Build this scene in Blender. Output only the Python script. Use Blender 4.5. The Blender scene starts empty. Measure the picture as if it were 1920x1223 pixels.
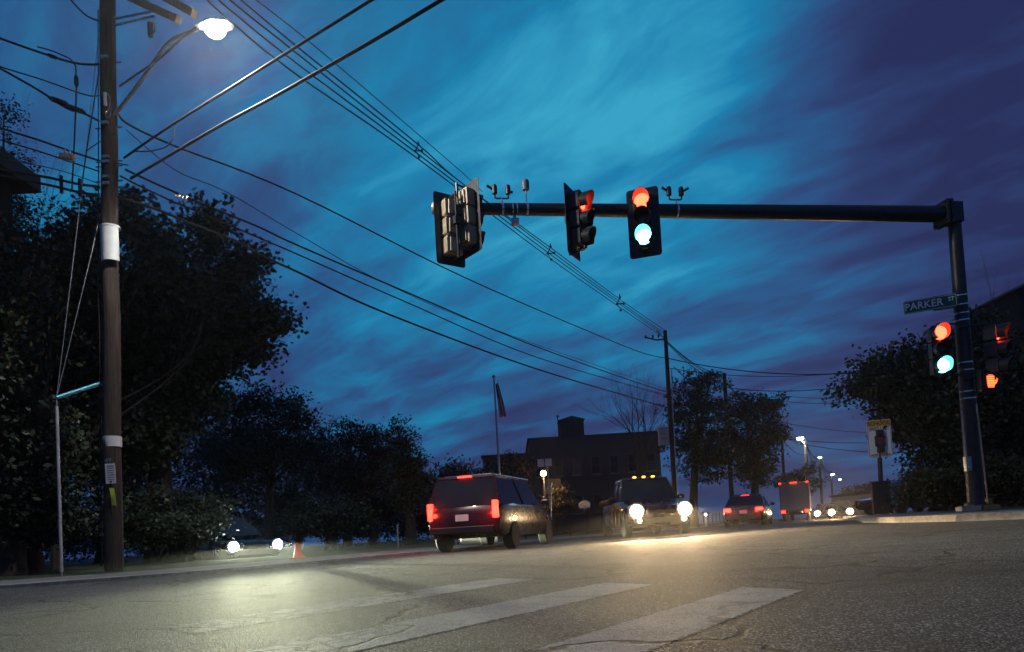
import bpy, bmesh, math, random
from mathutils import Vector, Matrix
R = math.radians
random.seed(7)
S = bpy.context.scene
COL = S.collection

# ------------------------------------------------------------------ camera
CAMH, PITCH, ROLL, F, PPX, PPY = 0.45, R(2.0), R(3.3), 1340.0, 960.0, 946.0
fw = Vector((0, math.cos(PITCH), math.sin(PITCH)))
r0 = Vector((1, 0, 0)); u0 = Vector((0, -math.sin(PITCH), math.cos(PITCH)))
rt = r0 * math.cos(ROLL) - u0 * math.sin(ROLL)
up = r0 * math.sin(ROLL) + u0 * math.cos(ROLL)
cam = bpy.data.cameras.new('camera'); camo = bpy.data.objects.new('camera', cam); COL.objects.link(camo)
M = Matrix((rt, up, -fw)).transposed().to_4x4(); M.translation = Vector((0, 0, CAMH))
camo.matrix_world = M
cam.sensor_width = 36; cam.lens = 36 * F / 1920
cam.shift_y = (PPY - 611.5) / 1920
cam.clip_start = 0.05; cam.clip_end = 3000
S.camera = camo
S.render.resolution_x = 1024; S.render.resolution_y = 652

# ------------------------------------------------------------------ look
S.view_settings.view_transform = 'Standard'; S.view_settings.look = 'None'
S.view_settings.exposure = 0.0; S.view_settings.gamma = 1.0

def ray(px, py):
    return (rt * (px - PPX) + up * (PPY - py) + fw * F)
def W(px, py, Y):                       # the place seen at a pixel of the photo, Y metres ahead
    v = ray(px, py); return Vector((0, 0, CAMH)) + v * (Y / v.y)
def G(px, py, z=0.0):                   # the place on the ground at height z
    v = ray(px, py); return Vector((0, 0, CAMH)) + v * ((z - CAMH) / v.z)

# ------------------------------------------------------------------ node helpers
def mat(name):
    m = bpy.data.materials.new(name); m.use_nodes = True
    nt = m.node_tree; b = nt.nodes['Principled BSDF']
    return m, nt, b
def nd(nt, typ, **kw):
    n = nt.nodes.new(typ)
    for k, v in kw.items():
        if k.startswith('i_'):
            key = k[2:]; key = int(key) if key.isdigit() else key.replace('_', ' ')
            n.inputs[key].default_value = v
        else: setattr(n, k, v)
    return n
def ramp(nt, fac, stops):
    r = nt.nodes.new('ShaderNodeValToRGB'); e = r.color_ramp.elements
    while len(e) < len(stops): e.new(0.5)
    for i, (p, c) in enumerate(stops):
        e[i].position = p; e[i].color = (c[0], c[1], c[2], 1) if not isinstance(c, (int, float)) else (c, c, c, 1)
    nt.links.new(fac, r.inputs[0]); return r.outputs[0]
def mixc(nt, f, a, b, mode='MIX'):
    n = nt.nodes.new('ShaderNodeMix'); n.data_type = 'RGBA'; n.blend_type = mode
    for k, v in ((0, f), (6, a), (7, b)):
        if hasattr(v, 'links'): nt.links.new(v, n.inputs[k])
        elif k == 0: n.inputs[0].default_value = v
        else: n.inputs[k].default_value = (v[0], v[1], v[2], 1)
    return n.outputs[2]
def mth(nt, op, a, b=0.0, c=0.0, clamp=False):
    n = nt.nodes.new('ShaderNodeMath'); n.operation = op; n.use_clamp = clamp
    for k, v in ((0, a), (1, b), (2, c)):
        if hasattr(v, 'links'): nt.links.new(v, n.inputs[k])
        else: n.inputs[k].default_value = v
    return n.outputs[0]
def noise(nt, vec, scale, detail=4, rough=0.55, dist=0.0):
    n = nd(nt, 'ShaderNodeTexNoise', i_Scale=scale, i_Detail=detail, i_Roughness=rough, i_Distortion=dist)
    if vec is not None: nt.links.new(vec, n.inputs['Vector'])
    return n.outputs[0]

# ------------------------------------------------------------------ world: dusk sky with banded cloud
wd = bpy.data.worlds.new('World'); S.world = wd; wd.use_nodes = True
nt = wd.node_tree; bg = nt.nodes['Background']
SUN_EL, SUN_ROT = R(1.0), R(200)
sky = nd(nt, 'ShaderNodeTexSky', sky_type='NISHITA', sun_disc=False)
sky.sun_elevation = SUN_EL; sky.sun_rotation = SUN_ROT; sky.air_density = 2; sky.ozone_density = 6; sky.dust_density = 0.3
tc = nt.nodes.new('ShaderNodeTexCoord')
sep = nt.nodes.new('ShaderNodeSeparateXYZ'); nt.links.new(tc.outputs['Generated'], sep.inputs[0])
zc = mth(nt, 'ADD', mth(nt, 'MAXIMUM', sep.outputs[2], 0.0), 0.22)
cx = mth(nt, 'DIVIDE', sep.outputs[0], zc); cy = mth(nt, 'DIVIDE', sep.outputs[1], zc)
cmb = nt.nodes.new('ShaderNodeCombineXYZ'); nt.links.new(cx, cmb.inputs[0]); nt.links.new(cy, cmb.inputs[1])
mp0 = nd(nt, 'ShaderNodeMapping'); mp0.inputs['Rotation'].default_value = (0, 0, R(40)); nt.links.new(cmb.outputs[0], mp0.inputs[0])
mp = nd(nt, 'ShaderNodeMapping'); mp.inputs['Scale'].default_value = (0.55, 1.3, 1); nt.links.new(mp0.outputs[0], mp.inputs[0])
n1 = noise(nt, mp.outputs[0], 1.5, 5, 0.5, 0.4)
n2 = noise(nt, mp.outputs[0], 5.5, 6, 0.58, 0.5)
n3 = noise(nt, cmb.outputs[0], 0.6, 2, 0.5, 0.0)
def blob(px, py, width):                # a soft bank of cloud or a clear gap in one direction of the sky
    d = ray(px, py).normalized()
    dp = nd(nt, 'ShaderNodeVectorMath', operation='DOT_PRODUCT'); nt.links.new(tc.outputs['Generated'], dp.inputs[0])
    dp.inputs[1].default_value = d
    a = mth(nt, 'SUBTRACT', 1.0, dp.outputs['Value'])
    return mth(nt, 'EXPONENT', mth(nt, 'MULTIPLY', a, -1.0 / (1 - math.cos(R(width)))))
clear = mth(nt, 'ADD', mth(nt, 'ADD', mth(nt, 'MULTIPLY', blob(1120, 230, 16), 0.60), mth(nt, 'MULTIPLY', blob(800, 330, 14), 0.30)),
            mth(nt, 'MULTIPLY', blob(1420, 20, 9), 0.30))
clear = mth(nt, 'ADD', clear, mth(nt, 'MULTIPLY', blob(350, 420, 13), 0.22))
clear = mth(nt, 'ADD', clear, mth(nt, 'MULTIPLY', blob(1420, 520, 9), 0.16))
dark = mth(nt, 'ADD', mth(nt, 'MULTIPLY', blob(1900, 250, 15), 0.34), mth(nt, 'MULTIPLY', blob(1560, 90, 6), 0.20))
tex = mth(nt, 'MULTIPLY_ADD', mth(nt, 'SUBTRACT', n1, 0.5), 1.15, mth(nt, 'MULTIPLY', mth(nt, 'SUBTRACT', n2, 0.5), 0.95))
m_ = mth(nt, 'ADD', mth(nt, 'SUBTRACT', mth(nt, 'MULTIPLY_ADD', clear, 0.85, 0.26), dark), tex)
skyc = ramp(nt, m_, [(0.0, (0.020, 0.024, 0.088)), (0.22, (0.026, 0.045, 0.145)), (0.45, (0.020, 0.095, 0.245)),
                     (0.72, (0.010, 0.205, 0.40)), (1.0, (0.040, 0.36, 0.56))])
skyc = mixc(nt, 0.03, skyc, sky.outputs[0], 'ADD')
nt.links.new(skyc, bg.inputs[0]); bg.inputs[1].default_value = 1.0

sun = bpy.data.lights.new('sun', 'SUN'); sun.energy = 0.03; sun.angle = R(12); sun.color = (0.6, 0.75, 1.0)
so = bpy.data.objects.new('sun', sun); COL.objects.link(so)
so.rotation_euler = (R(70), 0, R(160))

# ------------------------------------------------------------------ materials
def simple(name, col, rough=0.6, metal=0.0, var=0.25, scale=6.0, bump=0.0, bscale=40.0, spec=0.5):
    m, nt, b = mat(name)
    tc = nt.nodes.new('ShaderNodeTexCoord')
    f = noise(nt, tc.outputs['Object'], scale, 5, 0.6)
    lo = tuple(c * (1 - var) for c in col); hi = tuple(min(1, c * (1 + var)) for c in col)
    nt.links.new(ramp(nt, f, [(0.3, lo), (0.7, hi)]), b.inputs['Base Color'])
    b.inputs['Metallic'].default_value = metal; b.inputs['Specular IOR Level'].default_value = spec
    nt.links.new(mth(nt, 'MULTIPLY_ADD', f, 0.2, rough - 0.1, clamp=True), b.inputs['Roughness'])
    if bump:
        bp = nd(nt, 'ShaderNodeBump', i_Strength=bump, i_Distance=0.02)
        nt.links.new(noise(nt, tc.outputs['Object'], bscale, 4), bp.inputs['Height'])
        nt.links.new(bp.outputs[0], b.inputs['Normal'])
    return m
def emit(name, col, strength, base=(0.05, 0.05, 0.05)):
    m, nt, b = mat(name)
    b.inputs['Base Color'].default_value = (*base, 1)
    b.inputs['Emission Color'].default_value = (*col, 1); b.inputs['Emission Strength'].default_value = strength
    tc = nt.nodes.new('ShaderNodeTexCoord')
    v = nd(nt, 'ShaderNodeTexVoronoi', i_Scale=60.0); nt.links.new(tc.outputs['Object'], v.inputs['Vector'])
    nt.links.new(mth(nt, 'MULTIPLY_ADD', v.outputs['Distance'], -0.5 * strength, strength * 1.15), b.inputs['Emission Strength'])
    return m

def asphalt_nodes(nt, b, paint=None):
    geo = nt.nodes.new('ShaderNodeNewGeometry'); P = geo.outputs['Position']
    big = noise(nt, P, 0.35, 4, 0.6, 0.4)
    mid = noise(nt, P, 2.3, 5, 0.6)
    vo = nd(nt, 'ShaderNodeTexVoronoi', i_Scale=135.0); nt.links.new(P, vo.inputs['Vector'])
    vo2 = nd(nt, 'ShaderNodeTexVoronoi', i_Scale=50.0); nt.links.new(P, vo2.inputs['Vector'])
    sp = nt.nodes.new('ShaderNodeSeparateColor'); nt.links.new(vo.outputs['Color'], sp.inputs[0])
    stone = ramp(nt, sp.outputs[0], [(0.0, (0.010, 0.011, 0.013)), (0.5, (0.032, 0.034, 0.039)), (0.82, (0.085, 0.087, 0.090)), (1.0, (0.42, 0.42, 0.42))])
    tone = ramp(nt, mth(nt, 'MULTIPLY_ADD', big, 0.7, mth(nt, 'MULTIPLY', mid, 0.4)), [(0.33, 0.50), (0.52, 0.95), (0.7, 1.5)])
    col = mixc(nt, 1.0, stone, tone, 'MULTIPLY')
    # long wandering cracks, tar sealed in places
    dn = nd(nt, 'ShaderNodeTexNoise', i_Scale=1.3, i_Detail=4.0); nt.links.new(P, dn.inputs['Vector'])
    add = nd(nt, 'ShaderNodeVectorMath', operation='MULTIPLY_ADD'); nt.links.new(dn.outputs['Color'], add.inputs[0])
    add.inputs[1].default_value = (1.1, 1.1, 0); nt.links.new(P, add.inputs[2])
    cr = nd(nt, 'ShaderNodeTexVoronoi', feature='DISTANCE_TO_EDGE', i_Scale=0.55); nt.links.new(add.outputs[0], cr.inputs['Vector'])
    crack = ramp(nt, cr.outputs['Distance'], [(0.0, 1.0), (0.008, 1.0), (0.020, 0.0)])
    patch = ramp(nt, noise(nt, P, 0.45, 2, 0.5), [(0.42, 0.0), (0.52, 1.0)])
    crack = mth(nt, 'MULTIPLY', crack, patch)
    col = mixc(nt, mth(nt, 'MULTIPLY', crack, 0.92), col, (0.008, 0.008, 0.009))
    rough = mth(nt, 'MULTIPLY_ADD', sp.outputs[1], 0.2, 0.72)
    h = mth(nt, 'ADD', mth(nt, 'MULTIPLY', vo.outputs['Distance'], -0.7), mth(nt, 'MULTIPLY', vo2.outputs['Distance'], -0.6))
    h = mth(nt, 'ADD', h, mth(nt, 'MULTIPLY', sp.outputs[2], 0.35))
    h = mth(nt, 'SUBTRACT', h, mth(nt, 'MULTIPLY', crack, 1.5))
    if paint:
        ac = nd(nt, 'ShaderNodeTexVoronoi', feature='DISTANCE_TO_EDGE', i_Scale=7.0)
        add2 = nd(nt, 'ShaderNodeVectorMath', operation='MULTIPLY_ADD'); nt.links.new(dn.outputs['Color'], add2.inputs[0])
        add2.inputs[1].default_value = (0.4, 0.4, 0); nt.links.new(P, add2.inputs[2]); nt.links.new(add2.outputs[0], ac.inputs['Vector'])
        al = ramp(nt, ac.outputs['Distance'], [(0.05, 1.0), (0.12, 0.0)])
        sx = nt.nodes.new('ShaderNodeSeparateXYZ'); nt.links.new(P, sx.inputs[0])
        zone = ramp(nt, mth(nt, 'MULTIPLY_ADD', sx.outputs[0], -0.8, mth(nt, 'MULTIPLY', mid, 0.6)), [(0.95 * .8, 0.0), (1.0, 1.0)])
        al = mth(nt, 'MULTIPLY', al, zone)
        w1 = noise(nt, P, 20, 7, 0.75)
        w2 = noise(nt, P, 1.5, 3, 0.6)
        wear = ramp(nt, mth(nt, 'ADD', mth(nt, 'MULTIPLY', w1, 0.55), mth(nt, 'ADD', mth(nt, 'MULTIPLY', w2, 0.35), mth(nt, 'MULTIPLY', sp.outputs[0], 0.22))), [(0.48, 0.0), (0.62, 1.0)])
        keep = mth(nt, 'MULTIPLY', mth(nt, 'SUBTRACT', 1.0, mth(nt, 'MULTIPLY', wear, 0.78)), mth(nt, 'SUBTRACT', 1.0, mth(nt, 'MAXIMUM', al, crack)))
        uvn = nt.nodes.new('ShaderNodeUVMap'); su = nt.nodes.new('ShaderNodeSeparateXYZ'); nt.links.new(uvn.outputs[0], su.inputs[0])
        eu = mth(nt, 'SUBTRACT', 1.0, mth(nt, 'ABSOLUTE', mth(nt, 'MULTIPLY_ADD', su.outputs[0], 2.0, -1.0)))
        ev = mth(nt, 'SUBTRACT', 8.0, mth(nt, 'ABSOLUTE', mth(nt, 'MULTIPLY_ADD', su.outputs[1], 2.0, -8.0)))
        em = mth(nt, 'MINIMUM', eu, ev)
        keep = mth(nt, 'MULTIPLY', keep, mth(nt, 'GREATER_THAN', em, mth(nt, 'MULTIPLY', mth(nt, 'MAXIMUM', mth(nt, 'SUBTRACT', w1, 0.36), 0.0), 0.55)))
        pc = ramp(nt, w1, [(0.3, (0.28, 0.28, 0.27)), (0.7, tuple(paint))])
        col = mixc(nt, keep, col, pc)
        h = mth(nt, 'ADD', h, mth(nt, 'MULTIPLY', keep, 0.08))
    nt.links.new(col, b.inputs['Base Color']); nt.links.new(rough, b.inputs['Roughness'])
    b.inputs['Specular IOR Level'].default_value = 0.22
    bp = nd(nt, 'ShaderNodeBump', i_Strength=0.9, i_Distance=0.008)
    nt.links.new(h, bp.inputs['Height']); nt.links.new(bp.outputs[0], b.inputs['Normal'])
m_asph, n_, b_ = mat('asphalt'); asphalt_nodes(n_, b_)
m_paint, n_, b_ = mat('worn_paint'); asphalt_nodes(n_, b_, paint=(0.62, 0.62, 0.60))

m_wood, nt_, b_ = mat('pole_wood')
tc_ = nt_.nodes.new('ShaderNodeTexCoord'); mp_ = nd(nt_, 'ShaderNodeMapping'); mp_.inputs['Scale'].default_value = (14, 14, 0.7)
nt_.links.new(tc_.outputs['Object'], mp_.inputs[0])
f_ = noise(nt_, mp_.outputs[0], 2.0, 7, 0.65, 0.5)
nt_.links.new(ramp(nt_, f_, [(0.25, (0.010, 0.007, 0.006)), (0.5, (0.042, 0.028, 0.020)), (0.75, (0.11, 0.078, 0.055))]), b_.inputs['Base Color'])
b_.inputs['Roughness'].default_value = 0.85
bp_ = nd(nt_, 'ShaderNodeBump', i_Strength=0.7, i_Distance=0.02); nt_.links.new(f_, bp_.inputs['Height']); nt_.links.new(bp_.outputs[0], b_.inputs['Normal'])

m_black = simple('black_paint', (0.018, 0.019, 0.022), 0.42, 0.0, 0.4, 9, 0.15, 60)
m_signal = simple('signal_black', (0.022, 0.021, 0.020), 0.40, 0.0, 0.3, 12, 0.05, 80)
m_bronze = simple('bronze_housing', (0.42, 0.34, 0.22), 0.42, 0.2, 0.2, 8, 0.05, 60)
m_steel = simple('galvanised_steel', (0.42, 0.43, 0.44), 0.38, 0.85, 0.3, 18, 0.1, 80)
m_bright = simple('bright_steel', (0.75, 0.75, 0.74), 0.22, 0.9, 0.15, 30)
m_cable = simple('cable_rubber', (0.009, 0.009, 0.011), 0.75, 0.0, 0.3, 20)
m_white = simple('white_plastic', (0.62, 0.63, 0.62), 0.45, 0.0, 0.12, 5, 0.05, 50)
m_paper = simple('paper', (0.70, 0.66, 0.64), 0.8, 0.0, 0.08, 12)
m_yellow = simple('yellow_tag', (0.50, 0.62, 0.06), 0.5, 0.0, 0.15, 8)
m_teal = simple('painted_strut', (0.06, 0.30, 0.40), 0.4, 0.2, 0.2, 9)
m_green = simple('sign_green', (0.006, 0.115, 0.075), 0.4, 0.0, 0.12, 8)
m_signw = simple('sign_white', (0.88, 0.88, 0.86), 0.4, 0.0, 0.06, 8)
m_signy = simple('sign_amber', (0.62, 0.36, 0.03), 0.45, 0.0, 0.1, 8)
m_ink = simple('sign_ink', (0.012, 0.012, 0.012), 0.5, 0.0, 0.1, 8)
m_conc = simple('concrete', (0.25, 0.24, 0.22), 0.85, 0.0, 0.3, 5, 0.5, 70)
m_curb = simple('kerb_granite', (0.24, 0.235, 0.225), 0.8, 0.0, 0.35, 9, 0.6, 50)
m_walk = simple('pavement_concrete', (0.17, 0.168, 0.16), 0.85, 0.0, 0.3, 2.5, 0.5, 60)
m_grass = simple('turf', (0.032, 0.048, 0.016), 0.95, 0.0, 0.5, 3, 0.9, 30)
m_brick, nt_, b_ = mat('brick')
tc_ = nt_.nodes.new('ShaderNodeTexCoord')
bk = nd(nt_, 'ShaderNodeTexBrick', i_Scale=4.0); bk.inputs['Color1'].default_value = (0.10, 0.035, 0.028, 1); bk.inputs['Color2'].default_value = (0.06, 0.024, 0.020, 1)
bk.inputs['Mortar'].default_value = (0.07, 0.06, 0.06, 1); nt_.links.new(tc_.outputs['Object'], bk.inputs['Vector'])
nt_.links.new(bk.outputs['Color'], b_.inputs['Base Color']); b_.inputs['Roughness'].default_value = 0.9
m_roof = simple('roof_shingle', (0.05, 0.05, 0.055), 0.9, 0.0, 0.35, 12, 0.5, 60)
m_siding = simple('dark_siding', (0.014, 0.012, 0.011), 0.8, 0.0, 0.3, 4, 0.3, 40)
m_glass = simple('window_glass', (0.02, 0.025, 0.03), 0.08, 0.0, 0.1, 3)
m_frame = simple('window_frame', (0.30, 0.31, 0.32), 0.6, 0.0, 0.1, 5)
m_dframe = simple('dark_window_frame', (0.07, 0.07, 0.075), 0.6, 0.0, 0.1, 5)
m_tyre = simple('tyre_rubber', (0.02, 0.02, 0.02), 0.85, 0.0, 0.2, 20)
m_rim = simple('wheel_alloy', (0.40, 0.40, 0.42), 0.3, 0.9, 0.1, 20)
m_bark = simple('bark', (0.050, 0.038, 0.030), 0.95, 0.0, 0.45, 9, 0.8, 30)
m_orange = simple('cone_orange', (0.75, 0.10, 0.02), 0.5, 0.0, 0.1, 9)
def leafmat(name, c1, c2):
    m, nt, b = mat(name)
    oi = nt.nodes.new('ShaderNodeNewGeometry')
    f = noise(nt, oi.outputs['Position'], 0.8, 4, 0.6)
    f2 = mth(nt, 'MULTIPLY_ADD', oi.outputs['Random Per Island'], 0.5, mth(nt, 'MULTIPLY', f, 0.6))
    nt.links.new(ramp(nt, f2, [(0.25, c1), (0.8, c2)]), b.inputs['Base Color'])
    b.inputs['Roughness'].default_value = 0.55
    return m
m_leaf = leafmat('leaf_dark_green', (0.008, 0.014, 0.007), (0.022, 0.040, 0.014))
m_leafr = leafmat('leaf_reddish', (0.022, 0.009, 0.008), (0.055, 0.022, 0.014))
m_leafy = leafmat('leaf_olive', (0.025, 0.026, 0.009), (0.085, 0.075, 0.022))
m_needle = leafmat('needle', (0.004, 0.008, 0.005), (0.011, 0.018, 0.010))

e_red = emit('red_lens_lit', (1.0, 0.035, 0.014), 18)
e_green = emit('green_lens_lit', (0.10, 1.0, 0.85), 26)
e_hand = emit('hand_lit', (1.0, 0.055, 0.012), 11)
e_lamp = emit('lamp_lens', (1.0, 0.90, 0.68), 120)
e_lampc = emit('lamp_cool', (0.85, 0.95, 1.0), 60)
e_lampw = emit('lamp_warm', (1.0, 0.50, 0.14), 45)
e_head = emit('headlight_cool', (0.90, 1.0, 0.92), 160)
e_headw = emit('headlight_warm', (1.0, 0.72, 0.36), 170)
e_tail = emit('tail_lamp_red', (1.0, 0.018, 0.010), 14)
e_amber = emit('marker_amber', (1.0, 0.30, 0.03), 14)
m_dlens = simple('dark_lens', (0.03, 0.03, 0.03), 0.2, 0.0, 0.2, 30)
m_tlens = simple('red_lens', (0.25, 0.01, 0.01), 0.2, 0.0, 0.2, 30)

# ------------------------------------------------------------------ mesh helpers
class MB:
    def __init__(s): s.v = []; s.f = []; s.mi = []; s.cur = 0
    def add(s, vs, fs):
        o = len(s.v); s.v += [tuple(p) for p in vs]
        s.f += [tuple(i + o for i in f) for f in fs]; s.mi += [s.cur] * len(fs)
    def box(s, c, d, rot=None, taper=1.0):
        hx, hy, hz = d[0] / 2, d[1] / 2, d[2] / 2
        vs = []
        for z in (-1, 1):
            t = taper if z > 0 else 1
            for x, y in ((-1, -1), (1, -1), (1, 1), (-1, 1)):
                p = Vector((x * hx * t, y * hy * t, z * hz))
                if rot is not None: p = rot @ p
                vs.append(p + Vector(c))
        s.add(vs, [(0, 3, 2, 1), (4, 5, 6, 7), (0, 1, 5, 4), (1, 2, 6, 5), (2, 3, 7, 6), (3, 0, 4, 7)])
    def tube(s, pts, rad, n=8, cap=True):
        pts = [Vector(p) for p in pts]; L = len(pts)
        rs = rad if isinstance(rad, (list, tuple)) else [rad] * L
        ref = None; vs = []
        for i, p in enumerate(pts):
            t = (pts[min(i + 1, L - 1)] - pts[max(i - 1, 0)])
            t = t.normalized() if t.length > 1e-9 else Vector((0, 0, 1))
            if ref is None:
                ref = Vector((0, 0, 1)) if abs(t.z) < 0.9 else Vector((1, 0, 0))
            a = t.cross(ref).normalized(); b = a.cross(t).normalized(); ref = b
            for k in range(n):
                an = 2 * math.pi * k / n
                vs.append(p + (a * math.cos(an) + b * math.sin(an)) * rs[i])
        fs = [(i * n + k, i * n + (k + 1) % n, (i + 1) * n + (k + 1) % n, (i + 1) * n + k) for i in range(L - 1) for k in range(n)]
        if cap: fs += [tuple(reversed(range(n))), tuple(range((L - 1) * n, L * n))]
        s.add(vs, fs)
    def cyl(s, a, b, r, r2=None, n=16): s.tube([a, b], [r, r if r2 is None else r2], n)
    def lathe(s, c, prof, n=20, axis='z'):
        vs = []
        for (r, h) in prof:
            for k in range(n):
                an = 2 * math.pi * k / n; x, y = r * math.cos(an), r * math.sin(an)
                vs.append(Vector(c) + (Vector((x, y, h)) if axis == 'z' else Vector((x, h, y)) if axis == 'y' else Vector((h, x, y))))
        L = len(prof)
        fs = [(i * n + k, i * n + (k + 1) % n, (i + 1) * n + (k + 1) % n, (i + 1) * n + k) for i in range(L - 1) for k in range(n)]
        fs += [tuple(reversed(range(n))), tuple(range((L - 1) * n, L * n))]
        s.add(vs, fs)
    def prism(s, poly, t, fn):            # poly 2D, thickness t, fn maps (a,b,c) to 3D
        n = len(poly)
        vs = [fn(a, b, 0) for a, b in poly] + [fn(a, b, t) for a, b in poly]
        s.add(vs, [tuple(reversed(range(n))), tuple(range(n, 2 * n))] + [(i, (i + 1) % n, n + (i + 1) % n, n + i) for i in range(n)])
    def build(s, name, m, parent=None, smooth=False, bevel=0.0, recalc=True):
        me = bpy.data.meshes.new(name); me.from_pydata(s.v, [], s.f)
        ms = m if isinstance(m, (list, tuple)) else [m]
        for x in ms: me.materials.append(x)
        if len(ms) > 1: me.polygons.foreach_set('material_index', s.mi)
        if recalc:
            bm = bmesh.new(); bm.from_mesh(me); bmesh.ops.recalc_face_normals(bm, faces=bm.faces); bm.to_mesh(me); bm.free()
        if smooth:
            me.polygons.foreach_set('use_smooth', [True] * len(me.polygons))
            me.set_sharp_from_angle(angle=R(35))
        o = bpy.data.objects.new(name, me); COL.objects.link(o)
        if parent: o.parent = parent
        if bevel:
            md = o.modifiers.new('bevel', 'BEVEL'); md.width = bevel; md.segments = 2; md.limit_method = 'ANGLE'; md.angle_limit = R(40)
        return o
def rrect(w, h, r, n=4):
    pts = []
    for cx, cy, a0 in ((w / 2 - r, h / 2 - r, 0), (-w / 2 + r, h / 2 - r, 90), (-w / 2 + r, -h / 2 + r, 180), (w / 2 - r, -h / 2 + r, 270)):
        for k in range(n + 1):
            a = R(a0 + 90 * k / n); pts.append((cx + r * math.cos(a), cy + r * math.sin(a)))
    return pts
def tag(o, label=None, cat=None, group=None, kind=None):
    if label: o['label'] = label
    if cat: o['category'] = cat
    if group: o['group'] = group
    if kind: o['kind'] = kind
    return o
def empty(name, loc=(0, 0, 0), rz=0.0, label=None, cat=None, group=None):
    o = bpy.data.objects.new(name, None); COL.objects.link(o); o.location = loc; o.rotation_euler = (0, 0, rz)
    o.empty_display_size = 0.2
    return tag(o, label, cat, group)
def copy_tree(o, parent=None):
    c = o.copy(); COL.objects.link(c); c.parent = parent
    for ch in list(o.children): copy_tree(ch, c)
    return c
def textmesh(s, size, name, m, parent, fn, depth=0.004, sx=1.0, align='CENTER', spacing=1.0):
    cu = bpy.data.curves.new(name, 'FONT'); cu.body = s; cu.size = size; cu.align_x = align; cu.align_y = 'CENTER'
    cu.extrude = depth / 2; cu.space_character = spacing; cu.resolution_u = 3; cu.offset = size * 0.012
    t = bpy.data.objects.new(name, cu); COL.objects.link(t)
    bpy.context.view_layer.update()
    me = bpy.data.meshes.new_from_object(t.evaluated_get(bpy.context.evaluated_depsgraph_get()))
    COL.objects.unlink(t); bpy.data.objects.remove(t); bpy.data.curves.remove(cu)
    for v in me.vertices: v.co = fn(v.co.x * sx, v.co.y, v.co.z)
    me.materials.clear(); me.materials.append(m); me.name = name
    o = bpy.data.objects.new(name, me); COL.objects.link(o); o.parent = parent
    return o
def light(kind, name, loc, energy, col, parent, **kw):
    l = bpy.data.lights.new(name, kind); l.energy = energy; l.color = col
    for k, v in kw.items():
        if k != 'aim': setattr(l, k, v)
    o = bpy.data.objects.new(name, l); COL.objects.link(o); o.location = loc; o.parent = parent
    if 'aim' in kw: o.rotation_euler = Vector(kw['aim']).to_track_quat('-Z', 'Y').to_euler()
    return o

# ------------------------------------------------------------------ terrain
def sm(t): t = max(0.0, min(1.0, t)); return t * t * (3 - 2 * t)
def gz(x, y):
    return 0.12 * sm((x - 3) / 6) * (1 - sm((y - 22) / 20)) - 0.006 * max(0.0, y - 20)
mb = MB()
xs = [-260, -160, -100, -60, -35, -22] + [-16 + i for i in range(0, 45)] + [32, 36, 42, 50, 62, 80, 110, 160, 240, 340]
ys = [-30, -12, -5] + [-2 + i for i in range(0, 52)] + [55, 62, 72, 90, 120, 170, 240, 340, 500, 900]
nx = len(xs)
mb.v = [(x, y, gz(x, y)) for y in ys for x in xs]
mb.f = [(j * nx + i, j * nx + i + 1, (j + 1) * nx + i + 1, (j + 1) * nx + i) for j in range(len(ys) - 1) for i in range(nx - 1)]
mb.mi = [0] * len(mb.f)
tag(mb.build('road', m_asph, smooth=True), kind='structure')

def zland(x, y): return gz(x, y) + (0.095 if x < 3 + 0.44 * (y - 16) else 0.17)
LE = [(-60, 6.5), (-20, 9.0), (-11, 9.9), (-7.9, 10.7), (-6.2, 11.6), (-4.9, 12.9), (-3.6, 14.8), (-2.4, 16.8), (-1.3, 18.8), (0.5, 22.7), (4.0, 30.4), (10.2, 44), (21.2, 68), (35.7, 100), (71, 180), (126, 300)]
RE = [(60, 8.5), (22, 9.6), (12.5, 10.4), (10.0, 11.2), (8.9, 12.2), (8.4, 13.6), (8.3, 15.6), (8.7, 17.8), (9.7, 20.1), (12.4, 26), (21, 45), (32.2, 70), (46, 100), (82, 180), (137, 300)]
def offset(path, d):                       # d>0: to the left of travel
    out = []
    for i, p in enumerate(path):
        a = path[max(i - 1, 0)]; b = path[min(i + 1, len(path) - 1)]
        t = Vector((b[0] - a[0], b[1] - a[1])).normalized(); out.append((p[0] - t.y * d, p[1] + t.x * d))
    return out
def dens(path, step=1.2):
    out = [path[0]]
    for a, b in zip(path, path[1:]):
        n = max(1, min(40, int(math.hypot(b[0] - a[0], b[1] - a[1]) / step)))
        out += [(a[0] + (b[0] - a[0]) * k / n, a[1] + (b[1] - a[1]) * k / n) for k in range(1, n + 1)]
    return out
def strip(name, pa, pb, za, zb, m, skirt=0.0, pa_z2=None):
    mb = MB(); n = len(pa)
    vs = [(x, y, gz(x, y) + za) for x, y in pa] + [(x, y, gz(x, y) + zb) for x, y in pb]
    mb.add(vs, [(i, i + 1, n + i + 1, n + i) for i in range(n - 1)])
    if skirt:
        vs = [(x, y, gz(x, y) + za) for x, y in pa] + [(x, y, gz(x, y) - 0.05) for x, y in pa]
        mb.add(vs, [(i, i + 1, n + i + 1, n + i) for i in range(n - 1)])
    return tag(mb.build(name, m), kind='structure')
LD = dens(LE); RD = dens(RE)
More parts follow.
